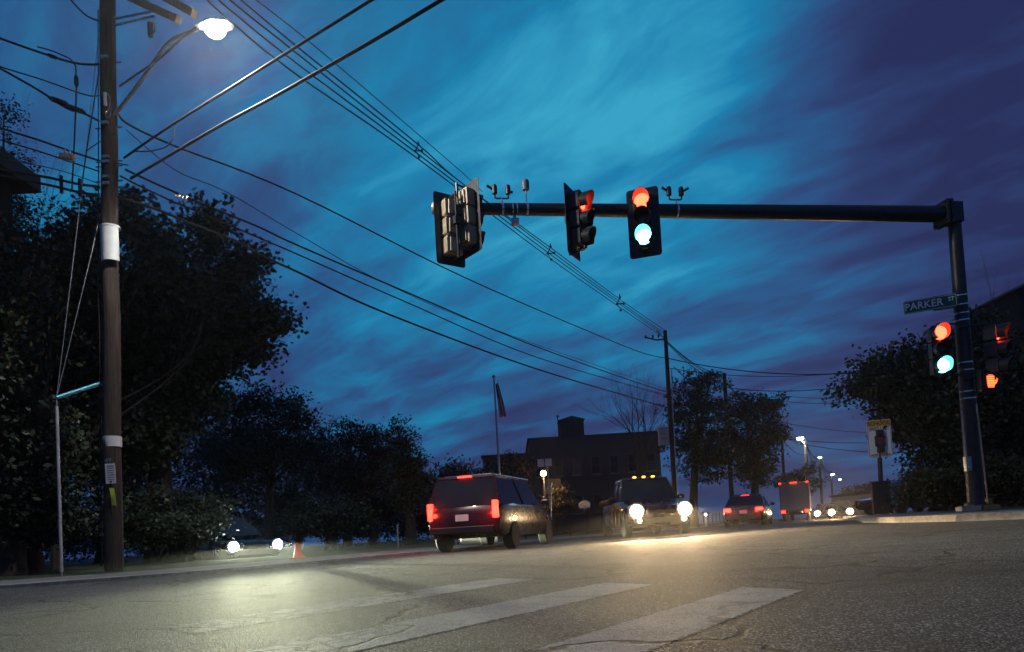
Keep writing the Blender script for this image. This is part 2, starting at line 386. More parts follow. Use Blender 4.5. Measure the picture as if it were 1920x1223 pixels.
for side, D, sg in (('left', LD, 1), ('right', RD, -1)):
    k1 = offset(D, 0.15 * sg); k2 = offset(D, 1.9 * sg); k3 = offset(D, 1.95 * sg)
    kz = -0.075 if sg > 0 else 0.0
    strip('kerb', D, k1, 0.125 + kz, 0.135 + kz, m_curb, skirt=1)
    strip('pavement', k1, k2, 0.132 + kz, 0.15 + kz, m_walk)
    # land beyond, reaching the horizon
    far = [(-260, 6.0), (-260, 30)] if sg > 0 else [(340, 8.0), (340, 30)]
    mb = MB(); n = len(k2)
    outx = [(-260, -10 + y * 1.6) for (x, y) in k2] if sg > 0 else [(340, -20 + y * 1.4) for (x, y) in k2]
    rows = [[(a[0] + (b[0] - a[0]) * t, a[1] + (b[1] - a[1]) * t) for a, b in zip(k2, outx)] for t in (0, 0.02, 0.06, 0.15, 0.4, 1.0)]
    vs = [(x, y, gz(x, y) + 0.145 + kz + 0.02 * min(ri, 2)) for ri, row in enumerate(rows) for x, y in row]
    mb.add(vs, [(r * n + i, r * n + i + 1, (r + 1) * n + i + 1, (r + 1) * n + i) for r in range(len(rows) - 1) for i in range(n - 1)])
    tag(mb.build('ground', m_grass), kind='structure')


# crosswalk bars, laid on the road
VPX = G(1945, 955.0, 0)
vdir = ray(1945, 936.5); vdir = Vector((vdir.x, vdir.y, 0)).normalized()
bars = [((1392, 1100), (1512, 1106), 4.2), ((1132, 1092), (1230, 1096), 3.35), ((930, 1084), (1008, 1086), 3.2)]
for a, b, L in bars:
    A = G(*a); B = G(*b); mb = MB()
    if L == 3.35 or L == 3.3 or L == 3.1: pass
    n = 8; vs = []
    for k in range(n + 1):
        for q in (A, B):
            p = q - vdir * (L * k / n); vs.append((p.x, p.y, gz(p.x, p.y) + 0.0006))
    mb.add(vs, [(2 * k, 2 * k + 1, 2 * k + 3, 2 * k + 2) for k in range(n)])
    o = mb.build('crosswalk_bar', m_paint, recalc=False); ul = o.data.uv_layers.new(name='UVMap')
    for lo in o.data.loops: ul.data[lo.index].uv = (lo.vertex_index % 2, (lo.vertex_index // 2) / n * 8)
    tag(o, kind='structure')
# a faded lane dash on the main road
for y0 in (24, 33):
    mb = MB(); vs = []
    for t, w in ((0, 0), (0, .12), (1, .12), (1, 0)):
        y = y0 + 1.6 * t; x = 4.2 + 0.455 * (y - 18.8) + w; vs.append((x, y, gz(x, y) + 0.006))
    mb.add(vs, [(0, 1, 2, 3)]); tag(mb.build('lane_marking', m_paint), kind='structure')

# ------------------------------------------------------------------ traffic signals
def signal(loc, rz, lit, label, plate=True, bracket=None, mt=None, py=0.02):
    """faces local -Y; sections stacked red, amber, green; loc = centre of the stack"""
    t = empty('traffic_signal', loc, rz, label, 'traffic signal', 'traffic signals at the intersection')
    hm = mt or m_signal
    mb = MB()
    for k in range(3):
        z = 0.35 * (1 - k)
        mb.prism(rrect(0.34, 0.338, 0.045, 3), 0.20, lambda a, b, c, z=z: (a, 0.0 + c, z + b))
        mb.box((0, 0.215, z), (0.24, 0.05, 0.26), taper=0.9)
        for q in (-1, 1): mb.cyl((0.165 * q, 0.04, z + 0.1 ), (0.185 * q, 0.04, z + 0.1), 0.014, n=6)
    mb.build('housing', hm, t, bevel=0.008)
    if plate:
        mb = MB(); mb.prism(rrect(0.62, 1.36, 0.06, 4), 0.006, lambda a, b, c: (a, py + c, b)); mb.cur = 1
        for sx in (-1, 1):
            for zz in range(-4, 5):
                for q in range(4): mb.box((sx * (0.215 + 0.02 * q), py - 0.0025, zz * 0.145), (0.007, 0.004, 0.075))
        mb.build('backplate', [m_signal, m_cable], t)
    for k, c in enumerate(('red', 'amber', 'green')):
        z = 0.35 * (1 - k)
        mb = MB(); n = 22; vs = []; L = 0.25
        # tunnel visor, open at the bottom
        for rr in (0.152, 0.160):
            for yy in (-0.002, -L):
                for i in range(n + 1):
                    a = R(-55 + 290 * i / n); l = yy if yy > -0.1 else -L * (0.62 + 0.38 * max(0, math.sin(a)) )
                    vs.append((rr * math.cos(a), l, z + rr * math.sin(a)))
        N = n + 1; fs = []
        for i in range(n):
            fs += [(i, i + 1, N + i + 1, N + i), (2 * N + i, 3 * N + i, 3 * N + i + 1, 2 * N + i + 1), (N + i, N + i + 1, 3 * N + i + 1, 3 * N + i)]
        mb.add(vs, fs); mb.build('visor', m_signal, t, smooth=True)
        mb = MB(); mb.lathe((0, 0, z), [(0.148, -0.001), (0.146, -0.012), (0.11, -0.03), (0.05, -0.041), (0.005, -0.043)], 24, 'y')
        on = c in lit
        lo = mb.build('lens', (e_red if c == 'red' else e_green) if on else m_dlens, t, smooth=True)
        lo['label'] = (c + ' lens lit' if on else 'dark %s lens' % c)
    if bracket == 'arm':                    # tube clamp behind, onto the mast arm
        mb = MB()
        mb.tube([(0.0, 0.30, -0.62), (0.0, 0.30, 0.62)], 0.024, 10)
        for zz in (-0.58, 0.58): mb.tube([(0, 0.30, zz), (0, 0.10, zz)], 0.022, 8)
        mb.box((0, 0.30, 0.08), (0.11, 0.10, 0.14)); mb.box((0, 0.06, 0.56), (0.10, 0.10, 0.03)); mb.box((0, 0.06, -0.56), (0.10, 0.10, 0.03))
        mb.build('mounting_bracket', m_signal, t)
    return t

ARM_R = W(1790, 402, 15.2); ARM_L = W(822, 391, 13.3)
armd = (ARM_R - ARM_L)
def arm_at(px):
    # point on the arm centreline with image x = px
    lo, hi = 0.0, 1.0
    for _ in range(40):
        m = (lo + hi) / 2; p = ARM_L + armd * m - Vector((0, 0, CAMH))
        x = PPX + F * p.dot(rt) / p.dot(fw)
        if x < px: lo = m
        else: hi = m
    return ARM_L + armd * ((lo + hi) / 2)
armax = armd.normalized()

# mast: pole + arm
base = W(1831, 958, 15.2); base.z = zland(base.x, base.y)
top = W(1787, 388, 15.2)
mast = empty('signal_mast', base, 0, 'black steel signal mast with long arm on the right corner', 'signal mast')
L3 = lambda p: Vector(p) - base
mb = MB(); lean = L3(top)
mb.tube([(0, 0, 0.03), lean * 0.5 + Vector((0, 0, 0.0)), lean], [0.165, 0.148, 0.128], 24)
mb.build('pole', m_black, mast, smooth=True)
mb = MB(); mb.lathe(tuple(lean), [(0.145, -0.03), (0.15, 0.0), (0.15, 0.05), (0.10, 0.075), (0.005, 0.085)], 20)
mb.build('cap', m_black, mast, smooth=True)
mb = MB(); aR = L3(ARM_R); aL = L3(ARM_L)
rel = aR - Vector((lean.x, lean.y, aR.z))
st = [aL.lerp(aR, k / 12) for k in range(13)]
mb.tube(st, [0.105 + 0.07 * k / 12 for k in range(13)], 20)
mb.build('arm', m_black, mast, smooth=True)
mb = MB()
rotA = Matrix.Rotation(math.atan2(armax.y, armax.x), 3, 'Z')
e1 = aR - armax * 0.30
mb.box(e1 + Vector((-0.02, 0, 0)), (0.05, 0.44, 0.50), rotA); mb.box(e1 + armax * 0.07, (0.05, 0.44, 0.50), rotA)
mb.box(aR - armax * 0.1, (0.34, 0.34, 0.42), rotA)
for q in (-1, 1):
    for w in (-1, 1): mb.cyl(e1 + rotA @ Vector((-0.09, 0.17 * q, 0.20 * w)), e1 + rotA @ Vector((0.12, 0.17 * q, 0.20 * w)), 0.02, n=6)
mb.build('flange', m_black, mast)
mb = MB(); mb.lathe((aL - armax * 0.02), [(0.095, -0.1), (0.12, -0.06), (0.125, 0.02), (0.10, 0.06)], 16, 'x'); mb.build('arm_cap', m_bronze, mast, smooth=True)
mb = MB(); mb.lathe((0, 0, 0), [(0.30, 0), (0.30, 0.035), (0.22, 0.05), (0.215, 0.16), (0.19, 0.17)], 20)
for k in range(4): a = R(45 + 90 * k); mb.cyl((0.25 * math.cos(a), 0.25 * math.sin(a), 0.03), (0.25 * math.cos(a), 0.25 * math.sin(a), 0.13), 0.022, n=6)
mb.build('base_plate', m_black, mast, smooth=True)
def mast_at(py, off=0.0):                # height on pole at image y
    lo, hi = 0.0, 1.0
    for _ in range(40):
        m = (lo + hi) / 2; p = base.lerp(top, m) - Vector((0, 0, CAMH))
        y = PPY - F * p.dot(up) / p.dot(fw)
        if y > py: lo = m
        else: hi = m
    return base.lerp(top, lo)
for y in (556, 573, 589, 602, 681, 695, 735, 748):
    p = L3(mast_at(y)); r = 0.165 - 0.037 * (p.length / lean.length) + 0.004
    mb = MB(); mb.lathe(p, [(r - .004, -0.012), (r, -0.012), (r, 0.012), (r - .004, 0.012)], 22); mb.box(p + Vector((0.03, -r - 0.008, 0)), (0.05, 0.025, 0.028)); mb.build('strap', m_bright, mast, smooth=False)
mb = MB(); a = L3(mast_at(770)) + Vector((-0.21, -0.10, 0)); b = L3(mast_at(862)) + Vector((-0.20, -0.12, 0)); mb.tube([a, b], 0.016, 8); mb.build('conduit', m_steel, mast)
mb = MB(); b2 = L3(mast_at(870)) + Vector((-0.20, -0.14, 0)); mb.box(b2, (0.12, 0.10, 0.30)); mb.lathe(b2 + Vector((0, -0.05, -0.08)), [(0.03, 0), (0.03, -0.02), (0.02, -0.03)], 12, 'y'); mb.build('push_button_box', m_steel, mast, bevel=0.01)
mb = MB(); mb.tube([L3(mast_at(760)) + Vector((0.04, -0.20, 0)), Vector((0.10, -0.235, 0.12))], 0.018, 8); mb.build('ground_conduit', simple('brass_conduit', (0.5, 0.42, 0.25), 0.3, 0.8), mast)

def on_arm(px, name, label, cat, build, group=None, dz=0.0):
    p = arm_at(px); t = empty(name, p + Vector((0, 0, dz)), math.atan2(armax.y, armax.x), label, cat, group); build(t); return t
def rad_at(px): return 0.105 + 0.07 * (arm_at(px) - ARM_L).length / armd.length
def detector(px, flip, label):
    def b(t):
        r = rad_at(px) + 0.006
        mb = MB(); mb.lathe((0, 0, 0), [(r - .01, -0.02), (r, -0.02), (r, 0.02), (r - .01, 0.02)], 20, 'x'); mb.tube([(0, 0, r - .01), (0, 0, r + 0.09)], 0.022, 8); mb.build('clamp', m_bright, t)
        z0 = r + 0.09
        mb = MB(); mb.tube([(-0.13, 0, z0 + 0.09), (-0.13, 0, z0 + 0.01), (-0.10, 0, z0), (0.10, 0, z0), (0.13, 0, z0 + 0.01), (0.13, 0, z0 + 0.09)], 0.016, 8); mb.build('fork', m_black, t)
        for q in (-1, 1):
            mb = MB(); mb.lathe((0.13 * q, 0, z0 + 0.07), [(0.025, 0), (0.05, 0.02), (0.052, 0.13), (0.045, 0.18), (0.02, 0.20)], 14)
            qq = q if flip else -1
            mb.tube([(0.13 * q + 0.03 * qq, 0, z0 + 0.17), (0.13 * q + 0.15 * qq, -0.02, z0 + 0.235)] if (flip or q < 0) else [(0.13 + 0.03, 0, z0 + 0.14), (0.13 + 0.09, 0, z0 + 0.12)], [0.02, 0.028], 8)
            mb.build('sensor', m_black, t, smooth=True)
    on_arm(px, 'vehicle_detector', label, 'detector', b, 'twin detectors on the mast arm')
detector(942, False, 'twin black preemption detector on the arm left of the round antenna')
detector(1268, True, 'twin black detector with outward visors right of the green signal')
def ant(t):
    r = rad_at(988) + 0.006
    mb = MB(); mb.lathe((0, 0, 0), [(r - .01, -0.02), (r, -0.02), (r, 0.02), (r - .01, 0.02)], 20, 'x'); mb.build('clamp', m_bright, t)
    mb = MB(); mb.tube([(0, 0, r - 0.01), (0, 0, r + 0.26)], 0.014, 8); mb.build('stem', m_steel, t)
    mb = MB(); mb.lathe((0, 0, r + 0.25), [(0.03, 0), (0.065, 0.01), (0.072, 0.05), (0.072, 0.17), (0.06, 0.20), (0.02, 0.21)], 18); mb.build('radome', simple('radome_grey', (0.13, 0.14, 0.16), 0.5), t, smooth=True)
on_arm(988, 'antenna', 'grey capsule antenna on a thin stem above the mast arm', 'antenna', ant)
def wcam(t):
    r = rad_at(964) + 0.006
    for q in (-0.035, 0.045):
        mb = MB(); mb.lathe((q, 0, 0), [(r - .01, -0.012), (r, -0.012), (r, 0.012), (r - .01, 0.012)], 20, 'x'); mb.build('clamp', m_bright, t)
    mb = MB(); mb.box((0, 0, -r - 0.05), (0.05, 0.05, 0.10)); mb.box((0, -0.02, -r - 0.09), (0.14, 0.10, 0.03)); mb.build('mount', m_steel, t)
    mb = MB(); mb.prism(rrect(0.13, 0.10, 0.02, 3), 0.14, lambda a, b, c: (a, -0.1 + c, -r - 0.15 + b)); mb.build('camera_body', m_white, t, bevel=0.006)
on_arm(964, 'sensor_camera', 'small white camera hanging under the mast arm', 'camera', wcam)

# the five signal heads
p = arm_at(1196); signal(Vector((p.x, p.y - 0.42, 0)) + Vector((0, 0, W(1197, 411, p.y - 0.42).z)), R(-17), ('red', 'green'), 'traffic signal on the arm facing us with red and green both lit', True, 'arm', py=0.19)
p = arm_at(1082); signal(Vector((p.x + 0.06, p.y - 0.30, W(1095, 412, p.y - .3).z)), R(62), ('red',), 'traffic signal on the arm turned sideways with a red glow in its visor', True, 'arm', py=0.215)
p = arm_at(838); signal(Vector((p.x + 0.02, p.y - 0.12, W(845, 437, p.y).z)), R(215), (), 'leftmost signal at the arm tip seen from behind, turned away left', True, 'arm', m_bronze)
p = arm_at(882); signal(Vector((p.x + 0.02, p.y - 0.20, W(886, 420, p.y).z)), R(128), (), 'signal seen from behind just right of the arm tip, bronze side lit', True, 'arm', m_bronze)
p = W(1764, 655, 15.0); sg4 = signal(p, R(-8), ('red', 'green'), 'traffic signal on the left of the mast pole with red and green lit', False)
mb = MB(); q = sg4
for zz in (-0.54, 0.56): mb.tube([(0, 0.1, zz), (0.12, 0.12, zz), (0.60, 0.25, zz)], 0.02, 8)
mb.build('side_bracket', m_black, sg4)
p = W(1872, 655, 14.8); sg5 = signal(p, R(48), ('red',), 'sideways traffic signal on the right of the mast pole, red visor glowing', False)
mb = MB()
for zz in (-0.54, 0.56): mb.tube([(0, 0.1, zz), (-0.05, 0.25, zz), (-0.30, 0.62, zz)], 0.02, 8)
mb.build('side_bracket', m_black, sg5)

# pedestrian signal with raised hand
p = W(1858, 713, 14.85)
ped = empty('pedestrian_signal', p, R(6), 'pedestrian signal with orange raised hand on the mast pole', 'pedestrian signal')
mb = MB(); mb.prism(rrect(0.44, 0.46, 0.03, 3), 0.18, lambda a, b, c: (a, c, b)); mb.build('housing', m_signal, ped, bevel=0.01)
mb = MB()
for i in range(9): mb.box((0, -0.03, -0.18 + 0.045 * i), (0.40, 0.06, 0.004))
mb.build('visor', m_signal, ped)
mb = MB(); hf = lambda a, b, c: (a, -0.004 - c, b)
mb.prism([(-0.075, -0.15), (0.055, -0.15), (0.075, -0.07), (0.075, 0.0), (-0.085, 0.01), (-0.09, -0.06)], 0.006, hf)
for x, h, w in ((-0.072, 0.10, 0.034), (-0.030, 0.135, 0.036), (0.012, 0.125, 0.036), (0.053, 0.09, 0.034)): mb.prism([(x + u, v + h / 2 + 0.0) for u, v in rrect(w, h, 0.016, 3)], 0.006, hf)
mb.prism([(0.07, -0.10), (0.075, -0.04), (0.125, 0.03), (0.15, 0.015), (0.115, -0.06)], 0.006, hf)
mb.build('hand_symbol', e_hand, ped)
mb = MB(); mb.tube([(-0.1, 0.15, 0.2), (-0.30, 0.3, 0.22)], 0.02, 8); mb.tube([(-0.1, 0.15, -0.2), (-0.26, 0.3, -0.2)], 0.02, 8); mb.build('bracket', m_black, ped)

# street name sign
p = W(1744, 570, 15.0); q = W(1787, 564, 15.05)
ssn = empty('street_name_sign', p, R(-27), 'green street name sign reading PARKER ST beside the mast', 'street sign')
sl = math.atan2(0.02, 1)
mb = MB(); mb.prism(rrect(0.98, 0.27, 0.03, 3), 0.006, lambda a, b, c: (a, c, b)); mb.build('panel', m_green, ssn)
mb = MB()
out = rrect(0.955, 0.245, 0.024, 3); inn = rrect(0.94, 0.23, 0.02, 3); n = len(out)
mb.add([(a, -0.003, b) for a, b in out] + [(a, -0.003, b) for a, b in inn], [(i, (i + 1) % n, n + (i + 1) % n, n + i) for i in range(n)]); mb.build('border', m_signw, ssn)
textmesh('PARKER', 0.215, 'lettering', m_signw, ssn, lambda x, y, z: Vector((x - 0.12, -0.005 - z, y)), sx=0.92, spacing=1.02)
textmesh('ST', 0.12, 'lettering', m_signw, ssn, lambda x, y, z: Vector((x + 0.385, -0.004 - z, y + 0.03)), sx=0.9)
mb = MB(); mb.tube([(0.05, 0.03, -0.145), (0.62, 0.05, -0.145)], 0.014, 8); mb.tube([(0.05, 0.03, 0.14), (0.55, 0.05, 0.14)], 0.010, 8); mb.build('bracket', m_black, ssn)

# blocks at the mast foot
for px, w, mm, lb in ((1818, 0.44, m_conc, 'long pale concrete block at the foot of the signal mast'), (1852, 0.40, simple('timber', (0.22, 0.13, 0.06), 0.8), 'timber block right of the mast foot')):
    p = W(px, 958, 14.6); p.z = zland(p.x, p.y)
    mb = MB(); mb.box((0, 0, 0.045), (w, 0.22, 0.09)); mb.box((0, 0, 0.096), (w * 0.9, 0.18, 0.012)); o = mb.build('kerb_block', mm, bevel=0.012); o.location = p; tag(o, lb, 'block')
p = W(1854, 947, 15.6); p.z = zland(p.x, p.y)
mb = MB(); mb.box((0, 0, 0.11), (0.11, 0.11, 0.22)); mb.box((0, 0, 0.23), (0.15, 0.15, 0.02)); o = mb.build('junction_post', m_signy, bevel=0.01); o.location = p; tag(o, 'short yellow utility marker just behind the timber block', 'marker')

# ------------------------------------------------------------------ big wooden utility pole on the left
PY = 13.6
pb = W(213, 1068, PY); pb.z = zland(pb.x, pb.y)
pt = W(201, -60, PY)
pole = empty('utility_pole', pb, 0, 'tall weathered wooden utility pole beside the left pavement', 'utility pole')
LP = lambda p: Vector(p) - pb
mb = MB(); mb.tube([pb - pb + (pt - pb) * (k / 10) + Vector((0.01 * math.sin(k * 2.1), 0.008 * math.cos(k * 1.7), 0)) for k in range(11)], [0.165 - 0.025 * k / 10 for k in range(11)], 22); mb.build('shaft', m_wood, pole, smooth=True)
def pole_at(py):
    v = ray(0, py); t = (py - 1068) / (-60 - 1068); return LP(W(213 + (201 - 213) * t, py, PY))
# crossarms seen from below running toward the lamp
ca = LP(W(215, -8, PY)); cb = LP(W(335, 48, 12.2))
mb = MB(); d = (cb - ca); rot = d.to_track_quat('X', 'Z').to_matrix(); mb.box(ca.lerp(cb, 0.42) + Vector((0, -0.2, 0)), (d.length * 1.3, 0.10, 0.13), rot); mb.build('crossarm', m_wood, pole, bevel=0.01)
cb2 = LP(W(350, 18, 12.0)); ca2 = LP(W(225, -50, PY)); d = (cb2 - ca2); rot = d.to_track_quat('X', 'Z').to_matrix()
mb = MB(); mb.box(ca2.lerp(cb2, 0.5), (d.length * 1.2, 0.10, 0.13), rot); mb.build('crossarm', m_wood, pole, bevel=0.01)
mb = MB()
for y0, x1, y1 in ((36, 292, 20), (48, 290, 30)):
    mb.tube([LP(W(214, y0, PY - .15)), LP(W(x1, y1, 12.9))], 0.022, 8)
mb.build('brace', m_steel, pole)
for px, py in ((282, 55), (262, -8)):
    c = LP(W(px, py, 12.8)); mb = MB(); mb.lathe(c, [(0.03, -0.15), (0.05, -0.13), (0.05, 0.12), (0.02, 0.15)], 12); mb.tube([c + Vector((0.07, 0, 0.14)), c + Vector((0.08, 0, -0.04)), c + Vector((0.04, 0, -0.08))], 0.014, 6); mb.build('cutout_fuse', m_cable, pole, smooth=True)
# white guard, bands, notices
c = pole_at(463); c = c + Vector((0.11, -0.13, 0))
mb = MB(); n = 12; vs = []
for z in (-0.33, 0.33):
    for rr in (0.175, 0.16):
        for k in range(n + 1):
            a = R(-170 + 160 * k / n); vs.append((c.x - 0.06 + rr * math.cos(a), c.y + 0.07 + rr * math.sin(a), c.z + z))
N = n + 1
fs = [(k, k + 1, 2 * N + k + 1, 2 * N + k) for k in range(n)] + [(N + k, 3 * N + k, 3 * N + k + 1, N + k + 1) for k in range(n)] + [(k, N + k, N + k + 1, k + 1) for k in range(n)] + [(2 * N + k, 2 * N + k + 1, 3 * N + k + 1, 3 * N + k) for k in range(n)]
mb.add(vs, fs); mb.build('cable_guard', m_white, pole, smooth=True)
mb = MB(); cc = Vector((c.x - 0.06, c.y + .07, c.z)); mb.lathe(cc + Vector((0, 0, 0.33)), [(0.185, 0), (0.185, 0.03)], 20); mb.build('guard_cap', m_white, pole)
c = pole_at(829); mb = MB(); mb.lathe(c, [(0.163, -0.10), (0.168, -0.10), (0.168, 0.10), (0.163, 0.10)], 22); mb.build('reflective_band', m_paper, pole)
c = pole_at(890) + Vector((0.07, -0.195, 0))
mb = MB(); mb.box(c, (0.19, 0.006, 0.38), Matrix.Rotation(R(-1.5), 3, 'Y')); nb = mb.build('notice', m_paper, pole)
rng_ = random.Random(4); mb = MB()
for k in range(7):                       # unreadable small print
    x = -0.065 + 0.01 * rng_.random()
    while x < 0.06:
        w_ = rng_.uniform(0.010, 0.024); mb.box(c + Vector((x + w_ / 2, -0.0045, 0.14 - 0.042 * k)), (w_, 0.002, 0.012 if k else 0.02)); x += w_ + 0.007
mb.build('printed_text', m_ink, nb)
mb = MB(); mb.box(c + Vector((0, -0.0045, -0.155)), (0.05, 0.002, 0.03)); mb.build('red_mark', m_tlens, nb)
c2 = pole_at(933) + Vector((0.11, -0.20, 0)); mb = MB()
mb.add([c2 + Vector(p) for p in ((-0.06, 0, 0.17), (0.03, 0, 0.16), (0.05, -0.01, 0.02), (0.06, 0, -0.17), (-0.03, 0.01, -0.16), (-0.03, -0.01, 0.02))] + [c2 + Vector(p) + Vector((0, 0.006, 0)) for p in ((-0.06, 0, 0.17), (0.03, 0, 0.16), (0.05, -0.01, 0.02), (0.06, 0, -0.17), (-0.03, 0.01, -0.16), (-0.03, -0.01, 0.02))],
       [(0, 1, 2, 5), (5, 2, 3, 4), (6, 11, 8, 7), (11, 10, 9, 8), (0, 6, 7, 1), (1, 7, 8, 2), (2, 8, 9, 3), (3, 9, 10, 4), (4, 10, 11, 5), (5, 11, 6, 0)]); mb.build('yellow_tape', m_yellow, pole)
c3 = pole_at(866) + Vector((0.03, -0.2, 0)); textmesh('49', 0.13, 'pole_number', m_steel, pole, lambda x, y, z: Vector((c3.x + x, c3.y - z, c3.z + y)))
c = pole_at(197) + Vector((0.04, -0.185, 0)); mb = MB(); mb.box(c, (0.05, 0.04, 0.26)); mb.build('meter_tag', m_white, pole, bevel=0.006)
mb = MB(); c = pole_at(225) + Vector((0.06, -0.19, 0)); mb.tube([c + Vector((0.03 + 0.05 * math.cos(a), 0, 0.07 * math.sin(a))) for a in [k * 2 * math.pi / 14 for k in range(15)]], 0.006, 6)
mb.tube([pole_at(185) + Vector((0.06, -0.18, 0)), pole_at(195) + Vector((0.14, -0.18, 0)), pole_at(212) + Vector((0.12, -0.18, 0)), c], 0.006, 6); mb.build('wire_loop', m_bright, pole)
for y in (303, 312, 340, 352, 118, 240):
    c = pole_at(y); mb = MB(); mb.box(c + Vector((0.03, -0.18, 0)), (0.12, 0.05, 0.05)); mb.cyl(c + Vector((-0.26, 0, 0)), c + Vector((0.26, 0, 0)), 0.014, n=6); mb.build('through_bolt', m_steel, pole)
mb = MB(); mb.tube([pole_at(440) + Vector((-0.19, -0.05, 0)), pole_at(520) + Vector((-0.21, -0.05, 0)), pole_at(620) + Vector((-0.18, -0.07, 0)), pole_at(1060) + Vector((-0.2, -0.04, 0))], 0.014, 6)
mb.tube([pole_at(20) + Vector((-0.17, -0.03, 0)), pole_at(440) + Vector((-0.19, -0.05, 0))], 0.010, 6); mb.build('down_lead', m_cable, pole)

# sidewalk guy: strut, guy wires, anchor rod
sA = LP(W(192, 718, PY)); sB = LP(W(106, 746, 12.9))
guy = empty('guy_strut', pb, 0, 'teal painted guy strut left of the wooden pole with stays', 'guy wire')
mb = MB(); mb.tube([sA, sB], 0.038, 12); mb.build('strut', m_teal, guy, smooth=True)
gnd = W(114, 1030, 12.6); gnd.z = zland(gnd.x, gnd.y)
mb = MB(); mb.tube([sB, LP(gnd)], 0.011, 6); mb.build('stay', m_steel, guy)
mb = MB(); mb.tube([sB + (LP(gnd) - sB) * 0.05, sB + (LP(gnd) - sB) * 0.98], 0.028, 10); mb.build('guard_tube', simple('guard_grey', (0.38, 0.36, 0.36), 0.4), guy, smooth=True)
mb = MB(); mb.tube([sB, LP(W(129, 558, 13.1)), LP(W(145, 425, 13.2)), LP(W(186, 60, PY))], 0.006, 6); mb.build('stay', m_steel, guy)
mb = MB(); mb.tube([sB, LP(W(173, 470, 13.4)), LP(W(188, 400, PY))], 0.006, 6); mb.build('stay', m_steel, guy)

# street lamp on its bracket
lp = W(392, 52, 12.0)
lamp = empty('street_lamp', lp, 0, 'cobra head street lamp glaring white high on the wooden pole', 'street lamp')
a0 = W(216, 215, PY - .1) - lp; a1 = W(262, 155, 13.2) - lp; a2 = W(315, 82, 12.6) - lp; a3 = W(352, 62, 12.2) - lp
mb = MB(); pts = []
P = [a0, a1, a2, a3, Vector((-0.16, 0.03, 0.04))]
for i in range(len(P) - 1):
    for k in range(6):
        t = k / 6; p_1 = P[max(i - 1, 0)]; p0 = P[i]; p1 = P[i + 1]; p2 = P[min(i + 2, len(P) - 1)]
        pts.append(0.5 * ((2 * p0) + (p1 - p_1) * t + (2 * p_1 - 5 * p0 + 4 * p1 - p2) * t * t + (3 * p0 - p_1 - 3 * p1 + p2) * t ** 3))
pts.append(P[-1]); mb.tube(pts, 0.035, 12); mb.build('arm', m_steel, lamp, smooth=True)
mb = MB(); mb.tube([W(224, 162, PY - .1) - lp, W(300, 110, 12.8) - lp, a3], 0.02, 8); mb.build('stay_rod', m_steel, lamp)
mb = MB(); prof = [(-0.22, 0.05), (-0.12, 0.10), (0.05, 0.15), (0.22, 0.155), (0.36, 0.12), (0.42, 0.03)]; vs = []
for x, w in prof:
    for k in range(9): a = math.pi * k / 8; vs.append((x, w * math.cos(a), 0.02 + 0.10 * w / 0.155 * math.sin(a)))
mb.add(vs, [(i * 9 + k, i * 9 + k + 1, (i + 1) * 9 + k + 1, (i + 1) * 9 + k) for i in range(5) for k in range(8)] + [(i * 9, (i + 1) * 9, (i + 1) * 9 + 8, i * 9 + 8) for i in range(5)] + [tuple(range(9)), tuple(range(45, 54))])
mb.build('head', m_steel, lamp, smooth=True)
mb = MB(); mb.lathe((0.10, 0, 0.015), [(0.17, 0.0), (0.18, -0.03), (0.165, -0.09), (0.12, -0.14), (0.05, -0.165), (0.005, -0.17)], 24)
mb.build('lens', e_lamp, lamp, smooth=True)
light('SPOT', 'lamp_glow', (0.10, 0, -0.26), 1700, (1.0, 0.97, 0.90), lamp, shadow_soft_size=0.14, spot_size=R(166), spot_blend=0.35, aim=(0.40, -0.05, -1))

# ------------------------------------------------------------------ cables
def cat(pts, n=8):
    out = []; P = [Vector(p) for p in pts]
    for i in range(len(P) - 1):
        a, b, c, d = P[max(i - 1, 0)], P[i], P[i + 1], P[min(i + 2, len(P) - 1)]
        for k in range(n):
            t = k / n; out.append(0.5 * ((2 * b) + (c - a) * t + (2 * a - 5 * b + 4 * c - d) * t * t + (3 * b - a - 3 * c + d) * t ** 3))
    return out + [P[-1]]
def depth_interp(pix, y0, y1):
    """cable hanging in one vertical plane through two ends: depth follows the plane"""
    a = W(*pix[0], y0); b = W(*pix[-1], y1); nrm = (b - a).cross(Vector((0, 0, 1))).normalized(); out = []
    for px, py in pix:
        v = ray(px, py); o = Vector((0, 0, CAMH)); dn = v.dot(nrm)
        out.append(o + v * ((a - o).dot(nrm) / dn))
    out[0] = a; out[-1] = b
    return out
CG = 'overhead cables strung between the poles'
def cable(pix, y0, y1, r, label, m=m_cable, smooth=True):
    pts = depth_interp(pix, y0, y1); mb = MB(); mb.tube(cat(pts, 6), r, 6)
    o = mb.build('overhead_cable', m, smooth=True); tag(o, label, 'cable', CG); return o
FY = 44
main = [[(425, -22), (560, 90), (785, 272), (868, 345), (1033, 465), (1163, 562), (1250, 622)],
        [(405, -22), (438, 6), (560, 103), (785, 281), (1033, 471), (1163, 567), (1250, 628)],
        [(395, -14), (438, 24), (560, 122), (785, 290), (1033, 478), (1163, 571), (1250, 632)],
        [(380, -8), (441, 48), (560, 143), (785, 299), (1033, 486), (1163, 577), (1250, 637)]]
for pts, lb in zip(main, ('topmost of the four parallel cables sweeping from the lamp to the distant pole', 'second cable from the top of the four running to the distant pole', 'third cable from the top of the four running to the distant pole', 'lowest of the four parallel cables sweeping to the distant pole')):
    cable(pts, 12.3, FY, 0.016, lb)
cable([(440, -30), (560, 62), (700, 180), (868, 325), (905, 360)], 12.5, 22, 0.010, 'thin messenger wire just above the four parallel cables')
